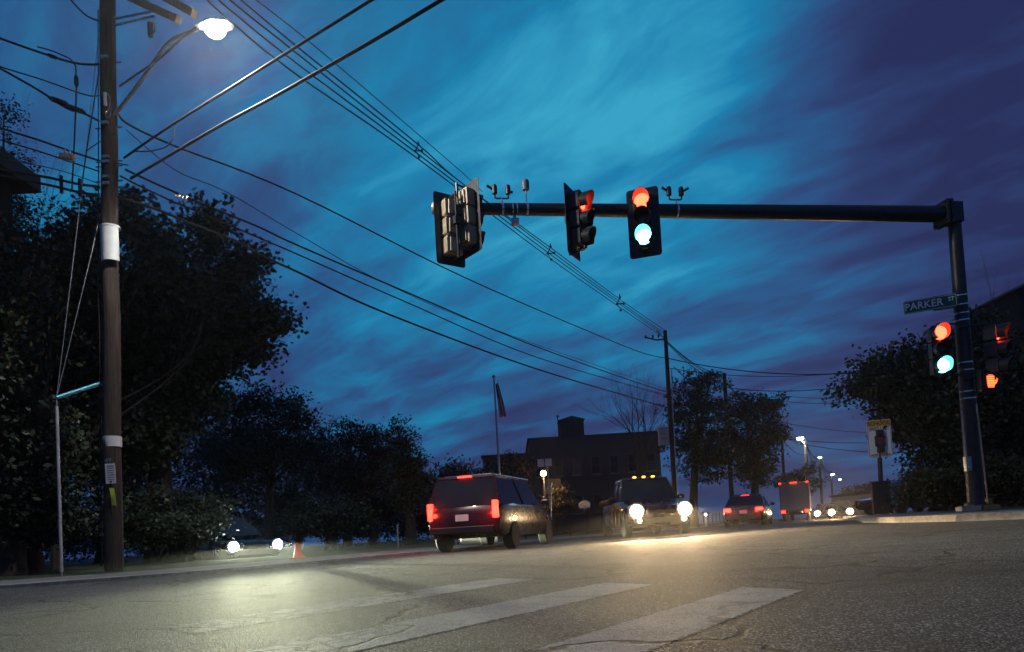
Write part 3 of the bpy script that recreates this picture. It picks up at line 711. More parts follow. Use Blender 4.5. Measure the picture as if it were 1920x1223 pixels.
for (px, py), lb in (((785, 283), 'cable spacer nearest the lamp, above the signal arm'), ((1033, 475), 'cable spacer below the signal arm in the middle of the span'), ((1163, 570), 'cable spacer nearest the distant wooden pole')):
    pp = depth_interp([(425, -20), (px, py), (1250, 628)], 12.3, FY)[1]; s = pp.y / 24
    t = empty('cable_spacer', pp, 0, lb, 'cable spacer', 'spacers clamping the four cables')
    mb = MB(); k = 0.22 * s
    mb.tube([(0, 0, k * 1.5), (0, 0, k), (-k * .5, 0, 0), (0, 0, -k), (k * .5, 0, 0), (0, 0, k)], 0.02 * s, 6); mb.tube([(-k * .5, 0, 0), (k * .5, 0, 0)], 0.018 * s, 6); mb.build('spacer_frame', m_cable, t)
    for q in ((0, k), (-k * .5, 0), (k * .5, 0), (0, -k)):
        mb = MB(); mb.box((q[0], 0, q[1]), (0.07 * s, 0.05, 0.07 * s)); mb.build('clamp', m_cable, t)
cable([(245, 335), (400, 243), (520, 178), (700, 76), (828, 0), (1000, -100)], 13.5, 8.2, 0.026, 'thick black cable crossing from the pole up to the top centre')
cable([(233, 296), (320, 236), (420, 173), (560, 85), (700, -2), (850, -95)], 13.5, 8.6, 0.022, 'thick black cable leaving the pole just above the other to the top edge')
cable([(253, 284), (285, 283), (318, 270), (330, 232)], 13.4, 12.8, 0.012, 'short slack jumper wire looped under the thick cable')
cable([(222, 214), (242, 234), (330, 275), (560, 366), (870, 520), (1100, 620), (1205, 662), (1250, 672)], 13.6, FY, 0.020, 'cable from the pole to the distant pole passing above the maple')
cable([(236, 243), (330, 320), (424, 360), (560, 440), (740, 540), (960, 630), (1250, 730)], 13.6, FY, 0.009, 'hair thin wire running from the pole over the maple crown')
cable([(235, 318), (282, 340), (368, 378), (483, 425), (560, 461), (760, 547), (1000, 648), (1190, 716), (1252, 735)], 13.6, FY, 0.022, 'upper of the two close cables over the maple')
cable([(225, 330), (262, 349), (324, 378), (397, 408), (471, 440), (560, 478), (760, 566), (1000, 668), (1200, 728), (1252, 742)], 13.6, FY, 0.018, 'lower of the two close cables over the maple')
cable([(221, 369), (294, 393), (353, 417), (441, 452), (500, 484), (560, 511), (730, 590), (1000, 690), (1190, 747), (1254, 765)], 13.6, FY, 0.028, 'thick lowest cable crossing in front of the maple to the far pole')
cable([(215, 250), (160, 290), (240, 310)], 13.5, 13.3, 0.010, 'slack lead hanging beside the pole')
for pts, y1, r, lb in (([(186, 122), (145, 119), (100, 107), (0, 72), (-80, 40)], 12.2, 0.020, 'topmost cable leaving the pole to the left edge'),
                       ([(187, 180), (160, 178), (80, 150), (0, 125), (-80, 95)], 12.3, 0.012, 'second cable from the top at the left edge'),
                       ([(187, 228), (155, 212), (125, 203), (70, 168), (0, 128), (-80, 80)], 12.0, 0.020, 'left cable with black splice sleeves'),
                       ([(187, 302), (130, 283), (70, 262), (0, 240), (-80, 212)], 12.0, 0.018, 'cable above the grey splice box on the left'),
                       ([(187, 322), (130, 303), (70, 283), (0, 262), (-80, 236)], 12.0, 0.014, 'cable under the grey splice box on the left'),
                       ([(187, 345), (120, 322), (40, 303), (0, 294), (-80, 275)], 11.5, 0.008, 'thin wire below the splice box on the left'),
                       ([(187, 350), (150, 346), (90, 333), (0, 318)], 12.6, 0.024, 'upper rail of the paired cables near the house eave'),
                       ([(187, 366), (150, 361), (90, 347), (0, 330)], 12.6, 0.024, 'lower rail of the paired cables near the house eave')):
    cable(pts, 13.5, y1, r, lb)
cable([(187, 40), (160, 28), (125, -8), (100, -30)], 13.5, 12.6, 0.016, 'short cable at the upper left leaving the pole top')
cable([(142, 122), (143, 170), (140, 250), (135, 355)], 13.1, 13.1, 0.014, 'vertical dropper wire left of the wooden pole')
cable([(186, 130), (172, 220), (160, 300), (152, 360)], 13.3, 13.3, 0.012, 'slanting dropper wire close to the wooden pole')
cable([(140, 122), (130, 110), (95, 95), (70, 88)], 13.1, 12.7, 0.012, 'short drip loop under the top left cable')
for (px, py, s, lb) in ((98, 106, 1.0, 'black cable splice high on the left'), (110, 190, 2.0, 'large black splice sleeve left of the pole'), (142, 205, 1.9, 'second large splice sleeve nearest the pole'), (143, 152, 1.2, 'small splice bead on the dropper wire')):
    p = W(px, py, 13.0); t = MB(); d = Vector((0.93, 0.1, -0.36)) if px != 143 else Vector((0, 0, 1))
    t.tube([p - d * 0.10 * s, p - d * 0.06 * s, p + d * 0.06 * s, p + d * 0.10 * s], [0.012, 0.035 * s ** .5, 0.035 * s ** .5, 0.012], 10)
    tag(t.build('cable_splice', m_cable, smooth=True), lb, 'splice', 'splice sleeves on the left cables')
p = W(126, 294, 12.9); t = MB(); t.box(p, (0.26, 0.10, 0.09), Matrix.Rotation(R(10), 3, 'Y')); t.box(p + Vector((-0.04, 0, 0.09)), (0.03, 0.03, 0.10)); t.box(p + Vector((0.05, 0, 0.07)), (0.03, 0.03, 0.10))
tag(t.build('splice_box', simple('weathered_grey', (0.35, 0.30, 0.24), 0.7), bevel=0.008), 'grey brown splice box slung between two left cables', 'splice box')
p = W(340, 368, 14.6); t = MB()
for k in range(7): t.box(p + Vector((-0.11 + 0.036 * k, 0, 0.05 - 0.012 * k)), (0.018, 0.05, 0.07), Matrix.Rotation(R(30 * (-1) ** k), 3, 'Y'))
tag(t.build('cable_clamp', m_bright), 'small bright metal clamp on the cables over the maple', 'cable clamp')
for k, px in enumerate((115, 150)):
    p = W(px, 346 + k * 6, 13.2); t = MB(); t.box(p, (0.05, 0.05, 0.34)); tag(t.build('cable_hanger', m_cable, bevel=0.006), ('upright hanger on the paired cables nearer the house', 'upright hanger on the paired cables nearer the pole')[k], 'hanger')

# distant wooden poles down the left side of the main road
def far_pole(px, ytop, Y, r, label, arm=False, lampside=0, box=False, hrise=0):
    x_ = G(px, 990).x
    b = W(px + (960 - ytop) * 0.06, 960, Y); b.z = zland(b.x, b.y); tp = W(px, ytop, Y)
    t = empty('utility_pole', b, 0, label, 'utility pole', 'poles along the far road')
    mb = MB(); mb.tube([(0, 0, 0), (tp - b) * 0.5, tp - b], [r, r * .85, r * .7], 12); mb.build('shaft', m_wood, t, smooth=True)
    if arm:
        c = (tp - b) * 0.955; mb = MB(); mb.tube([c + Vector((-1.3, -0.3, 0.12)), c + Vector((-.6, 0, 0.0)), c], 0.05, 8); mb.build('crossarm', m_wood, t)
        for q in (-1.25, -0.8, -0.45):
            mb = MB(); mb.lathe(c + Vector((q, -0.1, 0.10)), [(0.03, 0), (0.07, 0.04), (0.05, 0.10), (0.07, 0.15), (0.02, 0.2)], 10); mb.build('insulator', m_cable, t, smooth=True)
    if box:
        c = W(1244, 819, Y - .3) - b; mb = MB(); mb.box(c, (0.62, 0.35, 1.05)); mb.box(c + Vector((0, 0, 0.55)), (0.68, 0.42, 0.05)); bb = mb.build('cabinet', m_frame, t, bevel=0.02)
        mb = MB()
        for zz in (-0.15, 0.15):
            for q in range(4): mb.box(c + Vector((-0.14 + 0.09 * q, -0.185, zz)), (0.05, 0.01, 0.03))
        mb.build('vent', m_signal, bb)
    return t, b, tp
fp1, b1, t1 = far_pole(1247, 620, FY, 0.17, 'wooden pole with grey cabinet behind the bright oncoming car', arm=True, box=True)
mb = MB(); c = W(1268, 880, FY - .4); mb.tube([W(1259, 690, FY - .3) - b1, W(1262, 780, FY - .3) - b1, W(1272, 960, FY - .3) - b1], 0.03, 6); mb.build('down_lead', m_steel, fp1)
fp2, b2_, t2 = far_pole(1358, 700, 57, 0.20, 'dark pole standing in front of the wide flat topped trees', arm=False)
fp3, b3, t3 = far_pole(1464, 795, 84, 0.20, 'slim pale pole at the right edge of the flat topped trees')
fp4, b4, t4 = far_pole(1509, 822, 108, 0.30, 'pole carrying the largest far street light')
fp5, b5, t5 = far_pole(1536, 855, 150, 0.30, 'smaller pole with second far street light')
fp6, b6, t6 = far_pole(1558, 884, 205, 0.35, 'smallest farthest pole with a tiny street light')
def cab3(a, b, sag, r, label):
    pts = [a.lerp(b, k / 12) - Vector((0, 0, sag * 4 * (k / 12) * (1 - k / 12))) for k in range(13)]
    mb = MB(); mb.tube(pts, r, 5); tag(mb.build('overhead_cable', m_cable), label, 'cable', CG)
for k, (dz, lb) in enumerate(((0, 'top'), (-0.35, 'upper middle'), (-0.8, 'lower middle'), (-2.3, 'lowest'))):
    o = Vector((0, 0, dz)); off = Vector((-0.5 + 0.3 * k, 0, 0))
    cab3(t1 + o + off, t2 + o * 1.0 + off, 0.5, 0.028, lb + ' cable from the cabinet pole to the next dark pole')
    cab3(t2 + o + off, t3 + o + off, 0.6, 0.035, lb + ' cable from the dark pole to the slim pale pole')
    cab3(t3 + o + off, t4 + o + off, 0.7, 0.05, lb + ' cable from the slim pale pole to the lamp pole')
    cab3(t4 + o + off, t5 + o + off, 1.0, 0.07, lb + ' cable from the lamp pole to the smaller lamp pole')
    cab3(t5 + o + off, t6 + o + off, 1.0, 0.08, lb + ' cable reaching the farthest pole')
for a, b, r, lb in (((1252, 672), (1600, 700), 0.03, 'long cable from the cabinet pole rightward, topmost'), ((1252, 690), (1600, 697), 0.02, 'long cable from the cabinet pole rightward, just below the top one'),
                    ((1360, 727), (1620, 720), 0.03, 'level cable from the dark pole to the right tree'), ((1470, 742), (1620, 738), 0.03, 'upper level cable behind the right tree'), ((1470, 752), (1620, 748), 0.03, 'second level cable behind the right tree'),
                    ((1466, 792), (1700, 812), 0.03, 'cable from the slim pale pole to behind the school sign'), ((1466, 822), (1700, 826), 0.035, 'low level cable passing behind the school sign'), ((1500, 832), (1720, 848), 0.035, 'lowest cable passing behind the school sign')):
    y0 = FY if a[0] < 1300 else 57 if a[0] < 1400 else 84
    cab3(W(*a, y0), W(*b, y0 * 0.9), 0.4, r, lb)
cab3(W(1380, 850, 60), W(1464, 880, 84), 0.6, 0.04, 'upper sagging cable low in front of the flat topped trees'); cab3(W(1330, 842, 58), W(1464, 884, 84), 1.0, 0.04, 'lower sagging cable low in front of the flat topped trees')
def far_lamp(px, py, Y, s, label, m=e_lampc, tail=(0, 0), en=0, colr=(0.9, 0.95, 1)):
    p = W(px, py, Y); t = empty('street_lamp', p, 0, label, 'street lamp', 'far street lights')
    q = W(*tail, Y) - p
    mb = MB(); mb.tube([q, q * 0.5 + Vector((0, 0, 0.25 * s)), (0, 0, 0.10 * s)], 0.06 * s, 8); mb.build('arm', m_steel, t)
    mb = MB(); mb.lathe((0, 0, 0), [(0.08 * s, 0.14 * s), (0.25 * s, 0.08 * s), (0.3 * s, 0.0)], 14); mb.build('head', m_steel, t)
    mb = MB(); mb.lathe((0, 0, 0), [(0.28 * s, -0.01), (0.26 * s, -0.12 * s), (0.16 * s, -0.22 * s), (0.02, -0.26 * s)], 14); mb.build('lens', m, t, smooth=True)
    if en: light('POINT', 'lamp_glow', (0, -0.1, -0.5 * s), en, colr, t, shadow_soft_size=0.2)
far_lamp(1500, 821, 107, 1.7, 'brightest far street light beside its pole', tail=(1511, 838), en=900)
far_lamp(1537, 857, 149, 1.2, 'second far street light down the road', tail=(1545, 866))
far_lamp(1561, 889, 204, 1.5, 'third tiny far street light', tail=(1570, 894))
far_lamp(1575, 899, 240, 1.1, 'faintest far street light near the vanishing point', tail=(1578, 903))

# ------------------------------------------------------------------ trees
def leaves(mb, blobs, n_clusters, per, size, rng, star=False, spread=0.32, shell=0.55):
    tot = sum(b[3] * b[4] * b[5] for b in blobs)
    for (bx, by, bz, rx, ry, rz) in blobs:
        nc = max(3, int(n_clusters * rx * ry * rz / tot)); gs = lambda q: max(-1.7 * q, min(1.7 * q, rng.gauss(0, q)))
        for _ in range(nc):
            while True:
                d = Vector((rng.uniform(-1, 1), rng.uniform(-1, 1), rng.uniform(-1, 1)))
                if 0.05 < d.length <= 1: break
            rr = rng.random() ** shell; d = d.normalized() * rr * (0.86 + 0.28 * rng.random())
            c = Vector((bx + d.x * rx, by + d.y * ry, bz + d.z * rz))
            cs = spread * rng.uniform(0.5, 1.5)
            for _ in range(per):
                p = c + Vector((gs(cs), gs(cs), gs(cs * 0.55)))
                s = size * rng.uniform(0.6, 1.3)
                nrm = Vector((rng.gauss(0, .6), rng.gauss(0, .6), rng.gauss(0.5, .6))).normalized()
                a = nrm.cross(Vector((rng.gauss(0, 1), rng.gauss(0, 1), rng.gauss(0, 1)))).normalized(); b = nrm.cross(a)
                if star:
                    sh = ((0, -.5), (.18, -.2), (.55, -.25), (.32, .08), (.42, .38), (.12, .28), (0, .62), (-.12, .28), (-.42, .38), (-.32, .08), (-.55, -.25), (-.18, -.2))
                    o = len(mb.v); mb.v.append(tuple(p + nrm * s * 0.06))
                    for u, v in sh: mb.v.append(tuple(p + (a * u + b * v) * s * 1.15))
                    for k in range(12): mb.f.append((o, o + 1 + k, o + 1 + (k + 1) % 12)); mb.mi.append(0)
                else:
                    o = len(mb.v)
                    for u, v in ((0, -.6), (.36, 0), (0, .6), (-.36, 0)): mb.v.append(tuple(p + (a * u + b * v) * s))
                    mb.f.append((o, o + 1, o + 2, o + 3)); mb.mi.append(0)
def limb(mb, p, d, L, r, depth, rng, up_=0.12, split=3, ends=None, n=5, wig=0.13):
    pts = [p]; rs = [r]; q = p.copy(); dd = d.copy()
    for k in range(4):
        dd = (dd + Vector((rng.gauss(0, wig), rng.gauss(0, wig), rng.gauss(0, wig) + up_ * 0.4))).normalized()
        q = q + dd * L / 4; pts.append(q.copy()); rs.append(r * (1 - 0.42 * (k + 1) / 4))
    mb.tube(pts, rs, n if depth > 1 else 4, cap=False)
    if ends is not None and depth <= 2: ends.append(q.copy())
    if depth <= 0: return
    for k in range(split):
        i = 4 if k == 0 else rng.choice((2, 3, 4))
        ang = rng.uniform(0.35, 0.85) if k else rng.uniform(0.05, 0.3)
        ax = dd.cross(Vector((rng.gauss(0, 1), rng.gauss(0, 1), rng.gauss(0, 1)))).normalized()
        nd_ = Matrix.Rotation(ang, 3, ax) @ dd
        limb(mb, pts[i], nd_, L * rng.uniform(0.58, 0.82), rs[i] * (0.8 if k == 0 else 0.62), depth - 1, rng, up_, split, ends, n, wig)
def tree(px, ybase, Y, blobs_px, label, nclust, per=22, size=0.16, lm=None, seed=1, trunk=0.22, star=False, spread=0.32, depth=3, name='tree', catg='tree', dy=1.0, shell=0.5, group=None):
    """blobs_px: crown masses as (px, py, half width px, half height px) measured at the tree's own distance Y"""
    rng = random.Random(seed); s = Y / F
    b = W(px, ybase, Y); b.z = zland(b.x, b.y) - 0.05
    t = empty(name, b, 0, label, catg, group)
    bl = []
    for (x, y, hx, hy) in blobs_px:
        c = W(x, y, Y) - b; yo = rng.uniform(-0.5, 0.5) * hx * s * dy
        bl.append((c.x, c.y + yo, c.z, hx * s, max(hx * s * 0.8 * dy, 0.4), hy * s))
    mb = MB(); hgt = max(c[2] for c in bl); cxm = sum(c[0] for c in bl) / len(bl)
    fork = Vector((cxm * 0.35, 0, hgt * 0.42))
    mb.tube([(0, 0, 0), (cxm * .1, 0.05, hgt * 0.15), fork], [trunk * 1.35, trunk, trunk * 0.8], 12, cap=False)
    for c in bl:
        tgt = Vector(c[:3]); d = tgt - fork; L = d.length
        mb.tube([fork, fork + d * 0.35 + Vector((0, 0, 0.08 * L)), fork + d * 0.7 + Vector((0, 0, .05 * L)), tgt], [trunk * .5, trunk * .35, trunk * .22, trunk * .1], 7, cap=False)
        for q in range(5):
            dd = Vector((rng.gauss(0, 1), rng.gauss(0, 1), rng.gauss(0.2, .8))).normalized()
            limb(mb, fork + d * rng.uniform(.5, .95), dd, max(c[3], c[5]) * 0.5, trunk * .12, 1, rng, n=4)
    mb.build('trunk', m_bark, t, smooth=True, recalc=False)
    mb = MB(); leaves(mb, bl, nclust, int(per * 1.5), size * 0.78, rng, star, spread, shell)
    mb.build('crown', lm or m_leaf, t, recalc=False)
    return t
def bare_tree(px, ybase, Y, h, label, seed, depth=5, r=0.12, lean=(0, 0), L0=0.33):
    rng = random.Random(seed); b = W(px, ybase, Y); b.z = zland(b.x, b.y) - 0.05
    t = empty('bare_tree', b, 0, label, 'tree')
    mb = MB(); mb.tube([(0, 0, 0), (lean[0] * .1, 0, h * 0.15), (lean[0] * .25, 0, h * 0.3)], [r * 1.3, r, r * .85], 10, cap=False); mb.build('trunk', m_bark, t, smooth=True, recalc=False)
    mb = MB()
    for k in range(4):
        limb(mb, Vector((lean[0] * .25 * (0.7 + .1 * k), 0, h * (0.22 + 0.026 * k))), Vector((lean[0] * 0.2 + rng.gauss(0, .4), rng.gauss(0, .4), 1)).normalized(), h * L0 * rng.uniform(.75, 1.0), r * 0.6, depth, rng, 0.25, 3, None, 5, 0.12)
    mb.build('branches', m_bark, t, recalc=False)
    return t
# the big maple left of centre
tree(300, 1030, 21, [(340, 580, 105, 90), (240, 620, 110, 110), (440, 570, 55, 75), (480, 620, 50, 55), (395, 440, 45, 55), (318, 480, 50, 45), (262, 425, 45, 50), (250, 375, 24, 26), (160, 440, 60, 32), (195, 400, 34, 30), (475, 478, 28, 36), (440, 500, 40, 35),
                     (390, 395, 22, 16), (512, 595, 26, 36), (120, 520, 80, 90), (60, 640, 90, 110), (360, 670, 90, 45), (440, 660, 50, 30), (170, 700, 110, 70), (330, 740, 90, 60), (110, 800, 110, 90), (250, 820, 110, 70)],
     'large dark maple filling the left behind the wooden pole', 2600, 24, 0.17, seed=3, trunk=0.35, star=True, spread=0.30)
tree(12, 1030, 21, [(5, 215, 26, 40), (10, 300, 42, 60), (0, 400, 70, 60), (-10, 520, 95, 90), (0, 640, 100, 90)], 'dark pointed conifer at the far left edge above the eave', 500, 40, 0.10, lm=m_needle, seed=5, trunk=0.2, spread=0.22)
bare_tree(35, 1020, 19, 11.3, 'leafless tree with fine twigs behind the left cables', 11, 5, 0.14, L0=0.30)
bare_tree(105, 1020, 18.5, 9.6, 'leafless tree close left of the wooden pole', 23, 5, 0.11, L0=0.30)
tree(500, 1000, 33, [(460, 770, 60, 40), (520, 760, 55, 32), (560, 790, 45, 35), (500, 740, 28, 16), (480, 850, 90, 60), (590, 850, 50, 50)], 'low rounded tree below the right side of the maple', 520, 24, 0.17, seed=8)
tree(650, 1000, 38, [(640, 830, 50, 40), (690, 815, 42, 25), (720, 850, 45, 45), (650, 900, 80, 50), (660, 800, 22, 12)], 'low tree with reddish crown left of the tall narrow tree', 420, 22, 0.17, lm=m_leafr, seed=9)
tree(770, 1000, 30, [(752, 830, 26, 34), (762, 880, 36, 45), (770, 930, 38, 40), (745, 800, 12, 14), (790, 900, 16, 20)], 'narrow tree with warm light put into its olive leaf colour', 300, 24, 0.13, lm=m_leafy, seed=10, spread=0.22)  # lighter olive leaves carry the warm light on this tree
tree(860, 1000, 46, [(850, 885, 40, 28), (830, 905, 35, 30), (890, 895, 30, 25), (860, 930, 55, 30)], 'small round tree left of the flagpole', 200, 20, 0.2, seed=12)
tree(965, 990, 52, [(955, 860, 18, 10), (975, 875, 25, 18), (930, 890, 30, 22)], 'bushy small tree behind the flagpole', 100, 18, 0.22, seed=14)
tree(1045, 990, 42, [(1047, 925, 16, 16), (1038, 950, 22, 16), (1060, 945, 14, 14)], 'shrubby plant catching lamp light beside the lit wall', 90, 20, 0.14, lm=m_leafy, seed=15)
for k, (px, Y, lb, bl) in enumerate((
    (420, 40, 'dark tree behind the guy strut and shrubs', [(380, 850, 90, 80), (450, 880, 80, 70), (400, 950, 110, 60)]),
    (560, 44, 'dark tree behind the low rounded tree', [(540, 850, 60, 50), (600, 870, 70, 60), (560, 940, 100, 60)]),
    (700, 46, 'dark tree behind the narrow olive tree', [(690, 870, 50, 45), (730, 900, 60, 55), (690, 950, 90, 50)]),
    (820, 55, 'dark shrubby tree low behind the suv', [(800, 930, 60, 35), (860, 950, 60, 35), (820, 970, 80, 30)]),
    (190, 26, 'dark tree filling the gap behind the wooden pole', [(150, 880, 110, 110), (260, 900, 110, 100), (200, 980, 130, 70)]),
    (20, 15.0, 'dark tree in front of the house at the far left', [(0, 470, 55, 70), (20, 560, 70, 80), (0, 700, 90, 110), (40, 820, 90, 90), (10, 930, 110, 90)]))):
    tree(px, 1030, Y, bl, lb, 420, 22, 0.20 if Y > 30 else 0.15, seed=70 + k, spread=0.4)
tree(500, 1020, 58, [(x, 1016 - (x - 100) * 0.0577, 75, 36) for x in range(60, 940, 80)], 'long dark hedge row along the far edge of the left lot', 900, 22, 0.28, seed=90, name='hedge', catg='hedge', spread=0.45, trunk=0.12)
bare_tree(1205, 985, 50, 11.5, 'bare spreading tree left of the cabinet pole', 31, 5, 0.16, L0=0.30)
tree(1300, 985, 50, [(1310, 720, 45, 30), (1285, 760, 40, 45), (1330, 770, 50, 45), (1300, 830, 60, 60), (1335, 700, 22, 16), (1340, 860, 60, 50)], 'leafy tree directly right of the cabinet pole', 460, 22, 0.22, seed=16, trunk=0.3)
tree(1415, 985, 58, [(1395, 765, 40, 30), (1440, 760, 38, 24), (1385, 820, 50, 50), (1440, 815, 34, 40), (1420, 870, 45, 45), (1462, 748, 17, 14), (1450, 800, 26, 30)], 'wide flat topped tree behind the dark pole', 560, 22, 0.24, seed=17, trunk=0.35)
tree(1485, 985, 85, [(1480, 905, 30, 22), (1500, 915, 25, 20), (1515, 885, 16, 20), (1530, 905, 16, 14)], 'distant bushy tree under the far street light', 140, 18, 0.35, seed=18)
tree(1612, 985, 150, [(1600, 925, 26, 12), (1640, 920, 30, 14), (1680, 915, 30, 14)], 'low distant tree line behind the school sign post', 120, 18, 0.6, seed=19, spread=0.8)
tree(1790, 965, 23, [(1660, 690, 48, 42), (1630, 720, 42, 30), (1700, 720, 60, 60), (1760, 760, 90, 70), (1850, 740, 80, 90), (1720, 660, 40, 30), (1790, 660, 50, 40), (1860, 640, 55, 50), (1900, 800, 60, 80), (1700, 800, 30, 30), (1780, 850, 70, 60), (1600, 735, 30, 18)],
     'broad tree spreading behind the signal mast on the right', 1050, 24, 0.17, seed=20, trunk=0.3)
bare_tree(1893, 960, 24, 8.0, 'bare twigs rising above the right tree', 41, 4, 0.08, L0=0.32)
tree(1760, 965, 21, [(1730, 910, 45, 30), (1790, 915, 50, 32), (1850, 900, 55, 45), (1910, 905, 40, 50), (1700, 925, 22, 20)], 'ivy covered hedge behind the mast foot', 700, 24, 0.11, lm=m_leafy, seed=21, name='hedge', catg='hedge', spread=0.2)
for k, (px, py, Y, hw, hh, lb) in enumerate(((60, 960, 15.5, 90, 55, 'dark hedge at the far left below the house'), (330, 960, 19, 100, 60, 'dark shrub bank right of the wooden pole'), (620, 960, 27, 90, 40, 'dark shrub bank left of the narrow olive tree'), (840, 975, 33, 60, 22, 'low dark shrub left of the concrete barrier'))):
    tree(px, py + 60, Y, [(px - hw * .5, py, hw * .55, hh), (px + hw * .4, py + 8, hw * .6, hh * .85), (px, py + hh * .5, hw, hh * .5)], lb, 260, 24, 0.13, seed=50 + k, name='shrub', catg='shrub', spread=0.2, group=None)

# ------------------------------------------------------------------ buildings
def window(parent, c, w, h, lit=None, fm=None):
    fm = m_dframe
    mb = MB(); t = 0.08
    for s_ in (-1, 1):
        mb.box(c + Vector((s_ * w / 2, 0, 0)), (t, 0.12, h + t)); mb.box(c + Vector((0, 0, s_ * h / 2)), (w - t, 0.12, t))
    mb.box(c, (w - t, 0.05, 0.04)); f = mb.build('window', fm or m_frame, parent)
    mb = MB(); mb.box(c + Vector((0, 0.03, 0)), (w - t, 0.02, h - t)); mb.build('pane', lit or m_glass, f)
    mb = MB(); mb.box(c + Vector((0, -0.04, -h / 2 - t)), (w + 0.2, 0.2, 0.06)); mb.build('sill', m_conc, f)
# house at far left
ez = W(88, 352, 18.5).z
hb = Vector((-12.6 - 4.5, 15.2, zland(-12, 15)))
h1 = empty('house', hb, 0, 'dark two storey house cut off by the left edge', 'house')
mb = MB(); z = ez - hb.z; mb.box((0, 0, z / 2), (9.0, 6.4, z)); mb.build('wall', m_siding, h1)
mb = MB()
mb.add([(-5, -3.7, z + .02), (5.0, -3.7, z + .02), (5.0, 3.6, z + .02), (-5, 3.6, z + .02), (-5, -3.7, z + .45), (5.0, -3.7, z + .45), (5.0, 3.6, z + .45), (-5, 3.6, z + .45), (-4, 0, z + 0.9), (2.4, 0, z + 0.9)],
       [(0, 1, 2, 3), (0, 1, 5, 4), (1, 2, 6, 5), (2, 3, 7, 6), (3, 0, 4, 7), (4, 5, 9, 8), (5, 6, 9), (6, 7, 8, 9), (7, 4, 8)]); mb.build('roof', simple('eave_paint', (0.03, 0.026, 0.022), 0.7), h1)
for q, zz in ((2.6, 2.0), (2.6, 5.4), (0.4, 2.0), (0.4, 5.4)): window(h1, Vector((q, -3.23, zz)), 1.0, 1.5)
# brick school
def block(name, x0, x1, ytop, Y, dpt, label, wm, nwin=0, chim=False):
    a = W(x0, ytop, Y); b_ = W(x1, ytop, Y); z0 = zland(a.x, Y); H = a.z - z0; w = b_.x - a.x
    t = empty(name, (a.x + w / 2, Y, z0), 0, label, 'building')
    mb = MB(); mb.box((0, dpt / 2, H / 2), (w, dpt, H)); mb.build('wall', wm, t)
    mb = MB(); mb.box((0, dpt / 2, H + 0.08), (w + 0.3, dpt + 0.3, 0.22)); rf = mb.build('roof', m_roof, t)
    for k in range(nwin):
        for zz in ([0.3, 0.7] if H > 5 else [0.55]): window(t, Vector((-w / 2 + w * (k + 0.5) / nwin, -0.03, H * zz)), w / nwin * 0.45, H * 0.18)
    mb = MB(); mb.box((w * .3, -0.04, 1.05), (1.0, 0.08, 2.1)); mb.build('door', m_siding, t)
    return t, rf, H, w
sch, rf, H, w = block('school_building', 992, 1236, 826, 64, 14, 'long flat roofed brick school behind the flagpole', m_brick, 7)
c = W(1073, 812, 66) - sch.location
mb = MB(); mb.box((c.x, 3, H + 1.05), (2.2, 2.2, 1.75)); mb.prism([(-1.25, 0), (1.25, 0), (0, 0.35)], 2.5, lambda a, b, q: (c.x + a, 1.75 + q, H + 1.93 + b)); mb.build('chimney', m_brick, rf)
mb = MB(); c2 = W(1048, 800, 66) - sch.location; mb.tube([(c2.x, 3, H + .1), (c2.x, 3, H + 2.6)], 0.05, 6); mb.box((c2.x, 3, H + 2.5), (0.3, 0.05, 0.1)); mb.build('antenna', m_cable, rf)
block('school_wing', 905, 990, 858, 68, 10, 'lower brick wing left of the school', m_brick, 3)
t_, _, _, _ = block('lit_wall_block', 1021, 1051, 898, 47, 4, 'small pale block added to hold the lamplit patch of wall', simple('lamplit_wall', (0.45, 0.38, 0.25), 0.8), 0)  # added pale block, stands in for a patch of wall in lamplight
block('far_house', 1636, 1668, 925, 62, 8, 'pale house with window behind the school sign', simple('pale_siding', (0.25, 0.27, 0.32), 0.8), 2)
b_h = W(1909, 545, 29); zz0 = zland(12, 29)
hr = empty('house', (b_h.x + 2.5, 31, zz0), 0, 'dark house sliver at the extreme right edge', 'house')
mb = MB(); HH = b_h.z - zz0; mb.box((0.0, 0, HH / 2), (5.0, 4, HH)); mb.build('wall', m_siding, hr)
mb = MB(); mb.prism([(-2.7, 0), (2.7, 0), (0, 1.2)], 4.6, lambda a, b, q: (a, -2.3 + q, HH + 0.01 + b)); mb.build('roof', m_roof, hr)
window(hr, Vector((-1.4, -2.03, 3.0)), 0.9, 1.3)

# ------------------------------------------------------------------ flagpole, hoop, lamp post, fence, barrier, signs
fpb = W(942, 985, 38); fpb.z = zland(fpb.x, 38); fpt = W(926, 710, 38)
fl = empty('flagpole', fpb, 0, 'thin metal flagpole in front of the school', 'flagpole')
mb = MB(); mb.tube([(0, 0, 0), fpt - fpb], [0.07, 0.045], 12); mb.build('pole', m_steel, fl, smooth=True)
mb = MB(); k = fpt - fpb; mb.lathe(k, [(0.01, 0), (0.08, 0.04), (0.10, 0.10), (0.08, 0.16), (0.01, 0.20)], 14); mb.build('finial', m_bronze, fl, smooth=True)
m_flag, nt_, b_ = mat('flag_cloth')
uv = nt_.nodes.new('ShaderNodeTexCoord'); sx_ = nt_.nodes.new('ShaderNodeSeparateXYZ'); nt_.links.new(uv.outputs['UV'], sx_.inputs[0])
st_ = mth(nt_, 'GREATER_THAN', mth(nt_, 'FRACT', mth(nt_, 'MULTIPLY', sx_.outputs[0], 6.5)), 0.5)
sc_ = mixc(nt_, st_, (0.42, 0.03, 0.03), (0.75, 0.72, 0.68))
ca_ = mth(nt_, 'GREATER_THAN', sx_.outputs[1], 0.58)
ca_ = mth(nt_, 'MULTIPLY', ca_, mth(nt_, 'LESS_THAN', sx_.outputs[0], 0.54))
